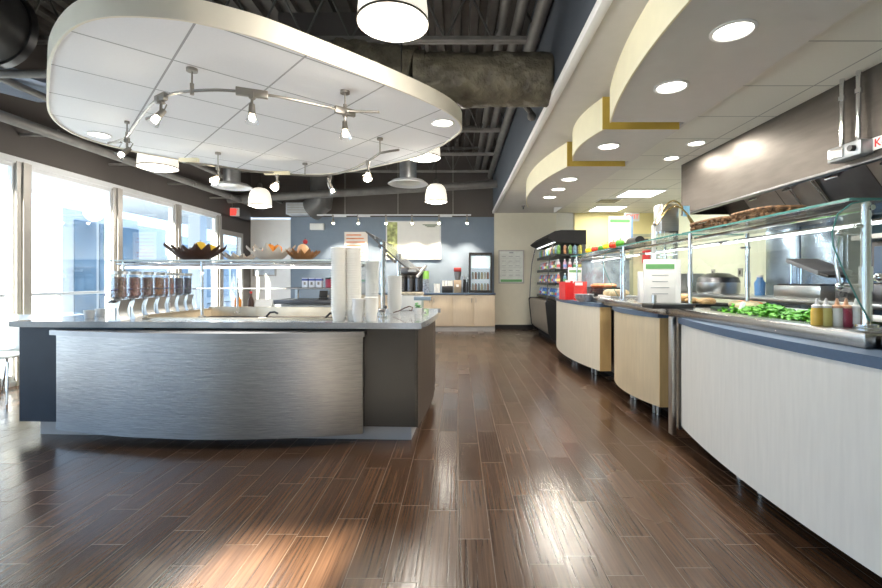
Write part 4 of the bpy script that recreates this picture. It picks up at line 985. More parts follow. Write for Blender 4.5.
# ------------------------------------------------------------------ hood
t = thing('exhaust_hood', 'long stainless steel kitchen exhaust hood above the serving line', 'exhaust hood', (2.7,3,1.99))
HX = 2.7; HY0, HY1 = .4, 5.5
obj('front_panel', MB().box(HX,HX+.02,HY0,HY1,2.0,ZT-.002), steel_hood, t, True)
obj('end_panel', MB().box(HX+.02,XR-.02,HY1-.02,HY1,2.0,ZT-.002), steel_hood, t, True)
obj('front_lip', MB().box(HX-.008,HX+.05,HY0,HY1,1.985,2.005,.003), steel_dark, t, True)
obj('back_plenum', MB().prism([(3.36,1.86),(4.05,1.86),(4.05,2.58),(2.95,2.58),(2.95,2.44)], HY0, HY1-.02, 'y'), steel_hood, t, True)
filt = mat('filter_steel', (.34,.31,.285), .4, metal=.8, var=.08)
k = 0; y = HY0+.1
while y < HY1-.55:
    q0 = Vector((3.33,0,1.87)); q1 = Vector((2.93,0,2.42)); n_ = Vector((-.62,0,-.78))
    b = MB(); 
    V = [(q0.x-.02,y,q0.z-.02),(q1.x-.02,y,q1.z-.02),(q1.x-.02,y+.49,q1.z-.02),(q0.x-.02,y+.49,q0.z-.02)]
    b.quad(*V); fo = obj('filter', b, filt if k%3 else steel_dark, t, True)
    c = (q0+q1)/2+Vector((-.05,y+.25,-.06)); obj('handle', MB().tube([c+Vector((.05,-.06,-.03)),c+Vector((.0,-.06,-.06)),c+Vector((0,.06,-.06)),c+Vector((.05,.06,-.03))], .010, 8), chrome, fo, True) if False else obj('handle', MB().tube([c+Vector((.04,-.06,.01)),c+Vector((.0,-.06,-.03)),c+Vector((0,.06,-.03)),c+Vector((.04,.06,.01))], .011, 8), chrome, t, True)
    y += .5; k += 1
for yy in (1.9,2.6,3.27,4.0,4.28): obj('divider', MB().tube([(2.86,yy,2.40),(3.28,yy,1.86)], .012, 8), chrome, t, True)
# conduits
t = thing('electrical_box', 'grey electrical switch box with two conduits on the hood front', 'electrical box', (HX,3.1,2.02))
obj('box', MB().box(HX-.09,HX,2.95,3.22,2.03,2.13,.01), mat('galv_box',(.40,.42,.44),.4,metal=.7), t, True)
obj('cover_plate', MB().box(HX-.1,HX-.088,3.08,3.2,2.045,2.115,.004), steel, t, True)
obj('switch', MB().cyl((HX-.12,3.0,2.08),(HX-.09,3.0,2.08),.02), black, t, True)
for yy in (3.02,3.15): obj('conduit', MB().cyl((HX-.04,yy,2.12),(HX-.04,yy,ZT),.016,seg=12).cyl((HX-.04,yy,2.45),(HX-.04,yy,2.48),.022,seg=12), chrome, t, True)
def text(body, size, m_, parent, loc, rotm, name='lettering', depth=.0015):
    cu = bpy.data.curves.new(name, 'FONT'); cu.body = body; cu.size = size; cu.align_x = 'CENTER'; cu.align_y = 'CENTER'; cu.extrude = depth
    to = bpy.data.objects.new('tmp', cu); COL.objects.link(to)
    bpy.context.view_layer.update()
    me = bpy.data.meshes.new_from_object(to.evaluated_get(bpy.context.evaluated_depsgraph_get()))
    bpy.data.objects.remove(to); bpy.data.curves.remove(cu)
    me.transform(Matrix.Translation(Vector(loc)) @ rotm.to_4x4()); me.materials.clear(); me.materials.append(m_)
    o = bpy.data.objects.new(name, me); COL.objects.link(o); o.parent = parent; return o
FRONT = Matrix.Rotation(PI/2, 3, 'X')                         # faces -Y
LEFTF = Matrix.Rotation(-PI/2, 3, 'Z') @ Matrix.Rotation(PI/2, 3, 'X')   # faces -X
RIGHTF = Matrix.Rotation(PI/2, 3, 'Z') @ Matrix.Rotation(PI/2, 3, 'X')
t = thing('hood_label', 'white label with red lettering K-TI on the hood front', 'label', (HX-.004,2.84,2.09))
obj('plate', MB().box(-.006,.0,-.13,.13,-.04,.04), white_p, t); text('K-TI', .075, red_p, t, (-.008,.03,0), LEFTF)

# ------------------------------------------------------------------ kitchen behind the line
t = thing('refrigerator', 'blue-grey stainless upright refrigerator against the kitchen wall', 'refrigerator', (3.75,4.75,0))
obj('body', MB().box(3.6,4.08,4.2,5.3,.1,1.82,.01), mat('blue_steel',(.30,.40,.52),.25,metal=.85,var=.08), t, True)
obj('door', MB().box(3.57,3.6,4.22,4.74,.15,1.79,.006), MATS['blue_steel'], t, True); obj('door', MB().box(3.57,3.6,4.76,5.28,.15,1.79,.006), MATS['blue_steel'], t, True)
for yy in (4.68,4.82): obj('door_handle', MB().tube([(3.57,yy,1.0),(3.53,yy,1.02),(3.53,yy,1.4),(3.57,yy,1.42)], .01, 8), chrome, t, True)
obj('foot', MB().box(3.62,4.05,4.25,5.25,0,.1), matblack, t, True)
t = thing('work_table', 'stainless kitchen work table behind the serving line', 'work table', (3.3,4.2,0))
obj('table_top', MB().box(2.95,3.5,1.6,7.4,1.0,1.04,.004), steel, t, True); obj('undershelf', MB().box(3.0,3.45,1.7,7.3,.4,.43), steel, t, True)
for x in (3.0,3.45):
    for y in (1.7,3.6,5.4,7.3): obj('leg', MB().cyl((x,y,0),(x,y,1.0),.02,seg=12), steel, t, True)
t = thing('panini_press', 'open panini grill with raised ribbed lid on the work table', 'grill', (3.2,4.05,1.04))
obj('base', MB().box(-.2,.2,-.28,.28,0,.12,.01), steel, t); obj('grill_plate', MB().box(-.18,.18,-.25,.25,.12,.135), black, t)
obj('lid', MB().box(-.15,.15,-.2,.2,.27,.31,.01,rot('X',18)), mat('grey_cast',(.20,.21,.23),.45), t); obj('handle', MB().tube([(-.14,-.2,.22),(-.14,-.28,.2),(.14,-.28,.2),(.14,-.2,.22)], .012, 8), black, t)
t = thing('griddle', 'low dark flat-top griddle with steel sides on the work table', 'griddle', (3.2,3.2,1.04))
obj('body', MB().box(-.22,.22,-.4,.4,0,.14,.01), steel_dark, t); obj('plate', MB().box(-.2,.2,-.37,.37,.14,.15), black, t); obj('splash_back', MB().box(.19,.22,-.4,.4,.14,.26), steel, t)
for k in range(4): obj('knob', MB().cyl((-.22,-.3+.2*k,.06),(-.25,-.3+.2*k,.06),.022), black, t)
t = thing('steam_kettle', 'grey domed steamer with tilted lid behind the near guard', 'steamer', (3.2,5.6,1.04))
obj('pot', MB().lathe([(0,0),(.22,0),(.24,.04),(.24,.14),(0,.14)], seg=32), steel, t); obj('lid', MB().lathe([(.24,.14),(.22,.2),(.12,.25),(0,.26)], seg=32), steel_dark, t)
t = thing('toaster', 'boxy steel toaster with dark slot on the work table', 'toaster', (3.2,6.4,1.04)); obj('case', MB().box(-.18,.18,-.2,.2,0,.26,.02), steel, t); obj('slot', MB().box(-.185,-.17,-.15,.15,.08,.2), black, t)
t = thing('paper_towel_dispenser', 'grey and blue soap dispenser box on the pale kitchen wall', 'dispenser', (XR-.1,5.62,1.40))
obj('case', MB().box(-.02,.09,-.1,.1,0,.26,.01), mat('grey_plastic',(.40,.43,.44),.4), t); obj('conduit', MB().cyl((.07,0,.26),(.07,0,1.15),.02), mat('dark_green_pipe',(.14,.17,.14),.5), t)
t = thing('water_jug', 'blue plastic water jug below the grey box', 'jug', (3.35,5.05,1.04)); obj('body', MB().lathe([(0,0),(.05,0),(.055,.14),(.03,.18),(.03,.2),(0,.2)]), mat('blue_plastic',(.08,.25,.55),.3), t); obj('cap', MB().cyl((0,0,.2),(0,0,.22),.032), white_p, t)
for k, (y, z) in enumerate(((6.6,1.32),(7.3,1.32))):
    t = thing('wall_outlet', ['nearer dark outlet plate on the pale green wall','farther dark outlet plate on the pale green wall'][k], 'outlet', (XR-.006,y,z)); obj('plate', MB().box(-.006,.004,-.05,.05,-.06,.06), mat('grey_plate',(.35,.36,.33),.5), t); obj('socket', MB().box(-.009,-.006,-.02,.02,-.03,.03), black, t)
for k in range(3):
    o = obj('wall_shelf_item', MB().lathe([(0,0),(.07,0),(.08,.10),(.075,.10),(.065,.006),(0,.006)]), steel); o.name = 'steel_bowl'; o.location = (3.3, 6.9+.16*k, 1.04)
    tag(o, '%s small steel bowl from the toaster on the work table' % ORD[k], 'bowl', 'steel bowls on the work table')
# equipment standing at the far right
t = thing('holding_cabinet', 'steel shelf unit with blue doors at the far right of the kitchen', 'cabinet', (3.6,3.3,0))
obj('body', MB().box(3.62,4.05,2.2,4.0,.05,1.55,.01), steel_dark, t, True); obj('top_shelf', MB().box(3.5,4.05,2.1,4.05,1.56,1.60), steel, t, True)
for k in range(3): obj('door', MB().box(3.6,3.62,2.25+k*.58,2.78+k*.58,.15,1.5,.005), mat('blue_door',(.07,.14,.25),.35), t, True)
# yellow wall items
t = thing('fire_extinguisher', 'red fire extinguisher hanging on the yellow wall', 'fire extinguisher', (3.85,9.3,1.55))
obj('cylinder', MB().lathe([(0,0),(.07,0),(.08,.03),(.08,.36),(.05,.42),(.02,.44),(0,.44)], seg=20), red_p, t); obj('valve', MB().box(-.03,.03,-.03,.03,.44,.5).tube([(.02,0,.47),(.1,0,.45),(.1,0,.25)], .012, 6), black, t)
t = thing('door_2', 'cream door frame in the yellow wall at the far right', 'door', (3.9,9.44,0), 0, None, 'structure')
obj('door_leaf', MB().box(3.62,4.08,9.42,9.449,0,2.1), mat('cream_door',(.76,.72,.50),.5), t, True); obj('door_frame', MB().box(3.56,3.62,9.40,9.449,0,2.16).box(3.56,4.09,9.40,9.449,2.1,2.16), mat('grey_green_frame',(.45,.47,.36),.5), t, True)
def exitsign(p, lab, R, s=1, facing=None):
    t = thing('exit_sign', lab, 'exit sign', p)
    if facing == 'x':
        obj('case', MB().box(-.0,.04,-.17*s,.17*s,-.1*s,.1*s,.006), white_p, t); obj('face', MB().box(.04,.043,-.12*s,.12*s,-.085*s,.085*s), mat('sign_red',(.9,.12,.10),.4,em=.6,emcol=(1,.1,.08)), t); text('EXIT', .1*s, white_p, t, (.045,0,0), R)
    else:
        obj('case', MB().box(-.17*s,.17*s,-.02,.02,-.1*s,.1*s,.006), white_p, t); text('EXIT', .15*s, mat('sign_red',(.9,.12,.10),.4,em=.6,emcol=(1,.1,.08)), t, (0,-.022,0), R)
exitsign(at(232,212,10.2)+Vector((0,0,0)), 'small red and white exit sign above the far left door', FRONT, .95)
e = [o for o in S.objects if o.name.startswith('exit_sign')][0]; obj('face', MB().box(-.1,.1,-.024,-.0205,-.08,.08), MATS['sign_red'], e)
obj('bracket', MB().box(-.2,-.16,-.01,.01,-.02,.02).cyl((0,0,.09),(0,0,.2),.012), nickel, e)
exitsign(at(632,217,8.7), 'red exit sign hanging below the tile ceiling near the yellow wall', FRONT, .8)

# ------------------------------------------------------------------ open display cooler
t = thing('display_cooler', 'black open-front grab-and-go cooler with stocked shelves', 'cooler', (2.0,9.2,0))
cx0, cx1, cy0, cy1 = 1.72, 2.41, 8.55, 10.6
obj('base', MB().prism([(cx1,.14),(cx0+.06,.14),(cx0,.2),(cx0-.06,.75),(cx0-.04,.80),(cx1,.80)], cy0+.03, cy1-.03, 'y'), mat('taupe_panel',(.20,.165,.13),.35), t, True, 'taupe lower front')
obj('end_panel', MB().prism([(cx1,.08),(cx0+.06,.08),(cx0-.02,.2),(cx0-.08,.78),(cx0-.05,.82),(cx1,.82)], cy0, cy0+.03, 'y'), black, t, True)
obj('end_panel', MB().prism([(cx1,.08),(cx0+.06,.08),(cx0-.02,.2),(cx0-.08,.78),(cx0-.05,.82),(cx1,.82)], cy1-.03, cy1, 'y'), black, t, True)
obj('plinth', MB().box(cx0+.15,cx1,cy0+.05,cy1-.05,0,.14), matblack, t, True)
obj('back_wall', MB().box(cx1-.05,cx1,cy0+.03,cy1-.03,.8,2.0), mat('cooler_back',(.08,.085,.09),.5), t, True)
obj('canopy', MB().prism([(cx1,1.88),(cx0+.12,1.93),(cx0+.0,1.98),(cx0-.04,2.02),(cx0+.1,2.13),(cx0+.22,2.15),(cx1,2.15)], cy0, cy1, 'y'), matblack, t, True, 'black overhanging canopy')
obj('canopy_light', MB().box(cx0+.1,cx0+.14,cy0+.1,cy1-.1,1.925,1.935), tube_glow, t, True)
for yy in (cy0+.01, cy1-.02):
    b = MB(); pf = [(cx0-.05,.8),(cx0-.03,1.2),(cx0,1.6),(cx0+.08,1.95),(cx1,1.95),(cx1,.8)]
    A = [b.bm.verts.new((a, yy, z)) for a, z in pf]; b.bm.faces.new(A); obj('end_glass', b, G, t, True)
    obj('glass_frame', MB().tube([(cx0-.05,yy,.8),(cx0-.035,yy,1.2),(cx0-.0,yy,1.6),(cx0+.08,yy,1.95)], .01, 8), steel_dark, t, True)
shz = [1.70,1.42,1.15,.88]
for z in shz: obj('shelf', MB().box(cx0+.13,cx1-.05,cy0+.04,cy1-.04,z-.03,z).box(cx0+.115,cx0+.13,cy0+.04,cy1-.04,z-.045,z+.012), black, t, True)
lamp('AREA', 'cooler_lamp', (cx0+.2, 9.5, 1.9), 6, (1,1,1), .5, t)
pc = [('bag',[(.16,.34,.08),(.55,.48,.10),(.5,.24,.12),(.2,.35,.5),(.15,.2,.38)],['green','yellow','orange','light blue','blue']),
      ('bottle',[(.62,.18,.15),(.55,.50,.55),(.20,.12,.12),(.55,.3,.42),(.70,.70,.72)],['red','silver','dark brown','pink','white']),
      ('bottle',[(.08,.20,.60),(.70,.68,.66),(.65,.10,.10),(.55,.25,.20),(.20,.45,.7)],['deep blue','white','red','rust','light blue']),
      ('bottle',[(.05,.15,.55),(.10,.28,.65),(.05,.18,.5),(.5,.55,.6),(.06,.2,.62)],['navy','mid blue','dark blue','pale grey','royal blue'])]
cap = mat('bottle_cap',(.8,.8,.8),.4)
SHN = ['top','second','third','lowest']
for s_, z in enumerate(shz):
    kind, cc, names = pc[s_]; protos = {}
    for row in range(2):
        for k in range(12 if row == 0 else 4):
            ci = (k*3+row*2+s_) % 5
            if row == 0: x = cx0+.19; y = cy0+.10+k*.165
            else: x = cx0+.31+(k%4)*.095; y = cy0+.09
            key = ci
            lab = '%s %s on the %s cooler shelf, %s' % (names[ci], 'snack bag' if kind == 'bag' else 'drink bottle', SHN[s_], (ORD[k]+' in front row') if row == 0 else (ORD[k]+' at the near end'))
            if key not in protos:
                nm_ = 'snack_bag' if kind == 'bag' else 'drink_bottle'
                tt = thing(nm_, lab, 'snack bag' if kind == 'bag' else 'bottle', (x,y,z))
                mm = mat('pack_%s' % names[ci].replace(' ','_'), cc[ci], .35, var=.6, scale=28)
                if kind == 'bag':
                    obj('pouch', MB().box(-.03,.03,-.06,.06,0,.165,.022), mm, tt); obj('top_seal', MB().box(-.004,.004,-.05,.05,.155,.18), mm, tt)
                else:
                    obj('body', MB().lathe([(0,0),(.03,0),(.034,.01),(.034,.10),(.03,.125),(.013,.155),(.013,.17),(0,.17)], seg=14), mm, tt)
                    obj('cap', MB().cyl((0,0,.168),(0,0,.19),.016,seg=12), cap, tt); obj('wrapper', MB().cyl((0,0,.035),(0,0,.085),.0348,seg=14,caps=False), mat('pack_label_%d' % ci, [(.85,.85,.82),(.75,.1,.1),(.85,.75,.2),(.2,.3,.7),(.15,.45,.2)][ci], .4), tt)
                protos[key] = tt
            else: dup(protos[key], (x,y,z), random.uniform(-.3,.3) if kind=='bag' else random.uniform(0,6), lab)
t = thing('display_cooler_unit', 'cluttered dark merchandiser top with steel rim behind the peppers', 'cooler', (2.5,7.9,0)); t.name = 'beverage_case'
obj('body', MB().box(2.25,2.85,7.55,8.3,0,1.55,.01), mat('grey_blue_case',(.28,.33,.38),.3,var=.3), t, True); obj('rim', MB().box(2.22,2.88,7.52,8.33,1.55,1.60,.01), steel, t, True)
b = MB().lathe([(0,0),(.28,0),(.26,.06),(.1,.09),(0,.09)], (2.55,7.9,1.6), 28); obj('dome', b, mat('smoked_dome',(.25,.27,.30),.2,var=.1), t, True)

# ------------------------------------------------------------------ back beverage counter
CT = .905; CF = 10.65
t = thing('back_counter', 'maple base cabinets with slate countertop along the far wall', 'counter', (-1.3, CF, 0))
c0_ = -3.2; c1_ = (495-CX)/F*CF
obj('carcass', MB().box(c0_, c1_, CF+.02, YB-.02, .12, CT-.04), cab_maple, t, True)
obj('countertop', MB().box(c0_-.02, c1_+.015, CF-.03, YB-.02, CT-.04, CT, .004), ledge_blue, t, True)
obj('toe_kick', MB().box(c0_, c1_, CF+.05, YB-.02, 0, .12), mat('pale_steel_kick',(.48,.46,.44),.35,metal=.3), t, True)
w = (474-453)/F*CF; x = c1_-.005; k = 0
while x-w > c0_:
    dr = obj('door', MB().box(x-w+.004, x-.004, CF, CF+.018, .13, CT-.05, .002), cab_maple, t, True)
    hx = x-.05 if k%2 == 1 else x-w+.05
    obj('handle', MB().tube([(hx,CF,CT-.22),(hx,CF-.03,CT-.21),(hx,CF-.03,CT-.13),(hx,CF,CT-.12)], .005, 6), nickel, dr, True)
    x -= w; k += 1
def bp_(px, Y=10.9): return (px-CX)/F*Y
# small glass-door fridge
fx = (bp_(468.5)+bp_(492))/2; fw = .27; fh = .95
t = thing('glass_door_fridge', 'small black countertop fridge with glass door full of drinks', 'fridge', (fx, 10.75, CT))
b = MB(); b.box(-fw,fw,.38,.42,0,fh).box(-fw,-fw+.03,0,.38,0,fh).box(fw-.03,fw,0,.38,0,fh).box(-fw,fw,0,.38,0,.06).box(-fw,fw,0,.38,fh-.06,fh)
obj('case', b, black, t)
b = MB(); b.box(-fw,fw,-.03,0,0,.05).box(-fw,fw,-.03,0,fh-.05,fh).box(-fw,-fw+.04,-.03,0,.05,fh-.05).box(fw-.04,fw,-.03,0,.05,fh-.05)
dr = obj('door', b, black, t); obj('pane', MB().box(-fw+.04,fw-.04,-.018,-.012,.05,fh-.05), G, dr)
obj('inner_back', MB().box(-fw+.03,fw-.03,.365,.38,.06,fh-.06), mat('fridge_liner',(.75,.80,.85),.5,em=.5,emcol=(.8,.9,1)), t)
for z in (.33,.58): obj('shelf', MB().box(-fw+.03,fw-.03,.03,.36,z-.012,z), white_p, t)
obj('header_strip', MB().box(-fw+.04,fw-.04,.01,.03,.62,.86), mat('header_glow',(.8,.85,.85),.4,em=.5,emcol=(.9,1,1)), t)
for z, nme in ((.06,'bottom'),(.33,'upper')):
    for k in range(6):
        mm = mat('can_%d' % (k%4), [(.62,.60,.55),(.45,.25,.20),(.30,.36,.40),(.60,.52,.35)][k%4], .35)
        o = obj('drink_can', MB().lathe([(0,0),(.026,0),(.03,.01),(.03,.13),(.024,.14),(.012,.17),(0,.17)], seg=14), mm); o.location = (fx-.18+.072*k, 10.86, CT+z)
        tag(o, '%s drink from the left on the %s shelf of the small fridge' % (ORD[k], nme), 'drink')
lamp('AREA', 'fridge_lamp', (fx, 10.85, CT+fh-.1), 1.5, (.9,.95,1), .3, t)
t = thing('coffee_grinder', 'tall coffee grinder with red lid beside the small fridge', 'coffee grinder', (bp_(457.5), 10.9, CT))
obj('base', MB().box(-.09,.09,-.1,.1,0,.3,.01), mat('tan_metal',(.42,.33,.24),.35,metal=.5), t); obj('hopper', MB().lathe([(.05,.3),(.07,.36),(.085,.5),(0,.5)], seg=20), mat('smoky_hopper',(.25,.26,.28),.2), t)
obj('lid', MB().box(-.09,.09,-.1,.1,.5,.6,.015), mat('dark_red',(.28,.03,.03),.35), t); obj('display', MB().box(-.03,.03,-.104,-.1,.14,.2), white_p, t)
for k, (px, hh, m_, lab) in enumerate(((464.5,.40,black,'slim black thermos left of the small fridge'),(466.8,.32,steel_dark,'thin dark canister touching the small fridge'))):
    t = thing('thermos', lab, 'thermos', (bp_(px),10.95-.05*k,CT)); obj('body', MB().cyl((0,0,0),(0,0,hh*.8),.032), m_, t); obj('cap', MB().cyl((0,0,hh*.8),(0,0,hh),.026), steel, t)
t = thing('cup_organizer', 'black and white cup and lid organizer on the back counter', 'organizer', (bp_(447.5),10.9,CT))
obj('rack', MB().box(-.13,.13,-.1,.1,0,.16,.005), black, t)
for k in range(4): obj('lid_stack', MB().cyl((-.1+.065*k,-.02,.16),(-.1+.065*k,-.02,.29),.03), white_p, t)
for k, px in enumerate((435.5,438.6)):
    t = thing('white_canister', ['left white paper canister on the back counter','right white paper canister on the back counter'][k], 'canister', (bp_(px),10.85,CT)); obj('body', MB().cyl((0,0,0),(0,0,.2),.036), white_p, t); obj('lid', MB().cyl((0,0,.2),(0,0,.215),.038), paper, t)
t = thing('syrup_bottle', 'tall green-topped patterned canister on the back counter', 'canister', (bp_(426),10.85,CT))
obj('body', MB().cyl((0,0,0),(0,0,.33),.075,seg=24), mat('patterned_can',(.30,.34,.42),.4,var=.7,scale=30), t); obj('lid', MB().cyl((0,0,.33),(0,0,.52),.075,.07,24), mat('leaf_green',(.28,.60,.12),.4), t)
for k, px in enumerate((402.5,410,418)):
    t = thing('coffee_urn', '%s black and steel coffee urn from the left on the back counter' % ORD[k], 'coffee urn', (bp_(px),10.95,CT), 0, 'coffee urns')
    obj('body', MB().cyl((0,0,.05),(0,0,.34),.085,seg=24), steel_dark, t); obj('base', MB().cyl((0,0,0),(0,0,.05),.09,seg=24), black, t); obj('lid', MB().lathe([(.09,.34),(.08,.4),(.03,.43),(0,.43)],seg=24), black, t); obj('spout', MB().cyl((0,-.08,.12),(0,-.13,.1),.012), black, t)
t = thing('coffee_brewer', 'tall dark coffee brewer behind the urns', 'coffee brewer', (bp_(412),11.06,CT)); obj('case', MB().box(-.32,.3,-.03,.1,0,.62,.02), mat('brown_black',(.10,.075,.06),.4), t); obj('brew_head', MB().box(-.3,.28,-.14,-.03,.46,.6,.01), steel_dark, t); obj('panel', MB().box(-.1,.1,-.145,-.14,.5,.56), steel, t)
t = thing('cup_sleeve_rack', 'white cup lids spilling from a tilted rack above the urns', 'lid rack', (bp_(420),10.7,CT+.4))
b = MB()
for k in range(6): b.cyl((-.05+.035*k,0,-.03+.045*k),(-.02+.035*k,0,.02+.045*k),.035)
obj('lids', b, white_p, t); obj('rack_post', MB().cyl((0,.02,-.4),(0,.02,.1),.012), black, t)

# wall things
def poster(px0, px1, py0, py1, Y, lab, m_, frame=None, cat='poster'):
    a = at(px0, py1, Y); c = at(px1, py0, Y); t = thing('poster', lab, cat, ((a.x+c.x)/2, Y, a.z)); w_ = (c.x-a.x)/2; h = c.z-a.z
    if frame:
        f = .03; obj('frame', MB().box(-w_,w_,-.02,.01,0,f).box(-w_,w_,-.02,.01,h-f,h).box(-w_,-w_+f,-.02,.01,f,h-f).box(w_-f,w_,-.02,.01,f,h-f), frame, t)
    obj('print', MB().box(-w_+.01,w_-.01,-.008,.01,.01,h-.01), m_, t)
    return t, w_, h
p_, w_, h = poster(344,368,231.5,261,YB-.012,'square white poster with faint orange text on the blue wall',mat('cream_print',(.88,.80,.74),.6,var=.03))
b = MB()
for k in range(7): b.box(-w_*.8,w_*random.uniform(.4,.85),-.011,-.008,h*(.86-.12*k),h*(.86-.12*k)+.03)
obj('print_lines', b, mat('faint_orange',(.78,.30,.14),.7,var=.2,scale=30), p_)
p_, w_, h = poster(386,441,221,259.5,YB-.012,'large white board with green leafy artwork at its left on the blue wall',paper,alum_white,'board')
obj('artwork', MB().box(-w_+.03,-w_+.28,-.012,-.008,.03,h-.03), mat('leafy_print',(.45,.50,.22),.6,var=.6,scale=9), p_)
b = MB()
for k in range(3): b.box(w_-.45+.05*k,w_-.08-.03*k,-.012,-.008,h-.1-.025*k,h-.085-.025*k)
obj('print_lines', b, mat('dark_green_print',(.10,.16,.08),.6), p_)
obj('lower_rail', MB().box(-w_,w_,-.05,-.02,0,.02), alum_white, p_)
p_, w_, h = poster(498.5,524,250,283.5,YB-.012,'framed white notice with green bottom band on the cream wall',mat('notice_print',(.78,.82,.78),.5),alum,'notice')
obj('green_band', MB().box(-w_+.05,w_-.05,-.012,-.008,.04,.10), green_ink, p_)
b = MB()
for k in range(5):
    b.box(-w_+.06,w_-.06,-.012,-.008,.16+.115*k,.163+.115*k)
    for j in range(3): b.box(-w_+.08+.17*j,-w_+.18+.17*j,-.012,-.008,.20+.115*k,.21+.115*k)
b.box(-.05,.05,-.012,-.008,h-.08,h-.05)
obj('print_lines', b, grey_ink, p_)
poster(253,276,248,276,YB-.03,'pale grey framed notice on the white wall behind the fruit bowls',mat('pale_blue_print',(.55,.62,.72),.6,var=.1,scale=20),alum,'notice')
t = thing('emergency_light', 'white rectangular emergency light on the blue wall', 'emergency light', at(317,230,YB-.06)); obj('case', MB().box(-.17,.17,-.03,.05,0,.16,.01), white_p, t); obj('lens', MB().box(.06,.14,-.035,-.03,.03,.13), paper, t)

# station behind the island
t = thing('condiment_station', 'dark topped condiment station with a raised shelf behind the island', 'counter', (-2.2,6.4,0))
obj('cabinet', MB().box(-2.5,-1.75,6.45,6.95,0,.86), white_p, t, True); obj('countertop', MB().box(-2.6,-1.7,6.4,7.0,.87,.93,.004), mat('dark_counter',(.10,.105,.12),.3), t, True)
obj('raised_shelf', MB().box(-2.5,-1.78,6.6,6.95,1.075,1.10,.003), MATS['dark_counter'], t, True)
for x in (-2.4,-1.9): obj('shelf_leg', MB().box(x-.02,x+.02,6.75,6.8,.93,1.075), steel, t, True)
for k in range(3):
    t = thing('tea_box', '%s white and blue box from the left on the raised shelf' % ORD[k], 'box', (-2.24+.10*k,6.7,1.10), 0, 'boxes on the raised shelf')
    obj('carton', MB().box(-.042,.042,-.05,.05,0,.14,.002), mat('blue_white_card',(.72,.76,.86),.5,var=.1), t); obj('blue_band', MB().box(-.043,.043,-.051,.051,.10,.13), mat('navy_print',(.06,.10,.40),.5), t); obj('emblem', MB().box(-.015,.015,-.052,-.05,.04,.08), nickel, t)
t = thing('coffee_tin', 'red and black tin at the right end of the raised shelf', 'tin', (-1.90,6.7,1.10)); obj('can', MB().cyl((0,0,0),(0,0,.12),.05), mat('maroon_tin',(.35,.04,.08),.35), t); obj('lid', MB().cyl((0,0,.12),(0,0,.145),.052), black, t)
t = thing('card_reader', 'small black card terminal on the condiment station', 'terminal', (-1.92,6.5,.93)); obj('base', MB().box(-.06,.06,-.05,.05,0,.03,.005), black, t); obj('screen', MB().box(-.06,.06,-.01,.01,.03,.13,.005,rot('X',-20)), black, t)

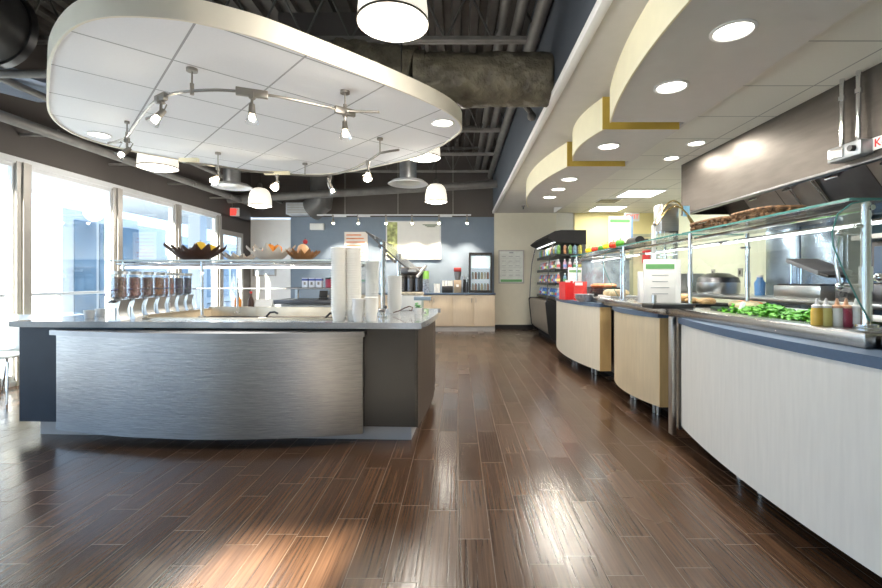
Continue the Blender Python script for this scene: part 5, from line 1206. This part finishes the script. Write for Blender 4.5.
# ------------------------------------------------------------------ tables and chairs by the window
def table(x, y, lab, r=.42):
    t = thing('cafe_table', lab, 'table', (x,y,0)); obj('tabletop', MB().lathe([(0,.72),(r*.95,.72),(r,.73),(r,.745),(r*.99,.75),(0,.75)],seg=40), white_p, t)
    obj('column', MB().cyl((0,0,.02),(0,0,.72),.03), chrome, t); obj('base', MB().lathe([(0,0),(.25,0),(.25,.012),(.04,.03),(0,.03)],seg=32), chrome, t)
table(-4.62,6.1,'round white cafe table by the window behind the island')
table(-4.65,3.9,'round white cafe table at the left edge by the window')
pg = mat('pale_green_shell',(.66,.74,.50),.4,var=.04); wsh = mat('white_shell',(.80,.82,.82),.4)
def chair(x, y, rz, m_, lab):
    t = thing('cafe_chair', lab, 'chair', (x,y,0), rz, 'moulded cafe chairs')
    b = MB(); b.box(-.21,.21,-.2,.22,.44,.46,.009); obj('seat', b, m_, t)
    b = MB(); R = []
    for j in range(7):
        z = .46+.38*j/6; w2 = .21-.05*max(0,(j-4)/2)**2; R.append([b.bm.verts.new((w2*math.sin(a)*1.0, .22+.03*(j/6)+.02-.10*(1-math.cos(a)), z-.03*(1-math.cos(a)))) for a in [(-1+2*i/12)*1.1 for i in range(13)]])
    for A_, B_ in zip(R, R[1:]):
        for i in range(12): b.bm.faces.new((A_[i],A_[i+1],B_[i+1],B_[i]))
    o = obj('backrest', b, m_, t); md = o.modifiers.new('thick','SOLIDIFY'); md.thickness = .012
    for sx in (-1,1):
        for sy in (-1,1): obj('leg', MB().tube([(.13*sx,.12*sy,.44),(.19*sx,.18*sy,.40),(.22*sx,.23*sy,0)], .011, 8), chrome, t)
chair(-4.72,5.15,PI,pg,'pale green moulded chair nearest the island counter edge')
chair(-4.3,5.65,PI*.75,pg,'pale green moulded chair behind the first cereal dispenser')
chair(-4.62,4.62,.1,wsh,'white moulded chair at the far left edge of the view')

# ------------------------------------------------------------------ lighting and camera
w = bpy.data.worlds.new('sky'); S.world = w; w.use_nodes = True
nt = w.node_tree; bg = nt.nodes['Background']
bg.inputs[0].default_value = (.60,.79,1,1); bg.inputs[1].default_value = 4.0
# portals on the windows and on the rear wall gap
def portal(loc, rotv, sx, sy):
    l = bpy.data.lights.new('sky_portal', 'AREA'); l.shape = 'RECTANGLE'; l.size = sx; l.size_y = sy; l.cycles.is_portal = True
    o = bpy.data.objects.new('sky_portal', l); COL.objects.link(o); o.location = loc; o.rotation_euler = rotv
portal((XL-.2, 3.5, 1.3), (0,-PI/2,0), 2.6, 13.5)
portal((-1.7, YF-.2, 1.2), (PI/2,0,0), .58, 2.4)
su = lamp('SUN', 'sun', (0,-10,8), 60, (1,.88,.68)); su.data.angle = math.radians(1.6)
sd = Vector((.16, .87, -.405)).normalized(); su.rotation_euler = (-sd).to_track_quat('Z','Y').to_euler()

cam = bpy.data.cameras.new('camera'); co = bpy.data.objects.new('camera', cam); COL.objects.link(co)
co.location = (0,0,HC); co.rotation_euler = (PI/2,0,0); cam.sensor_width = 36; cam.lens = 36*F/882
cam.shift_x = -(CX-441)/882; cam.shift_y = (CY-294)/882*1.0
cam.clip_start = .05; S.camera = co
S.view_settings.view_transform = 'Standard'; S.view_settings.look = 'None'; S.view_settings.exposure = .24; S.view_settings.gamma = 1.0
S.cycles.max_bounces = 8; S.cycles.transparent_max_bounces = 24; S.cycles.sample_clamp_indirect = 6
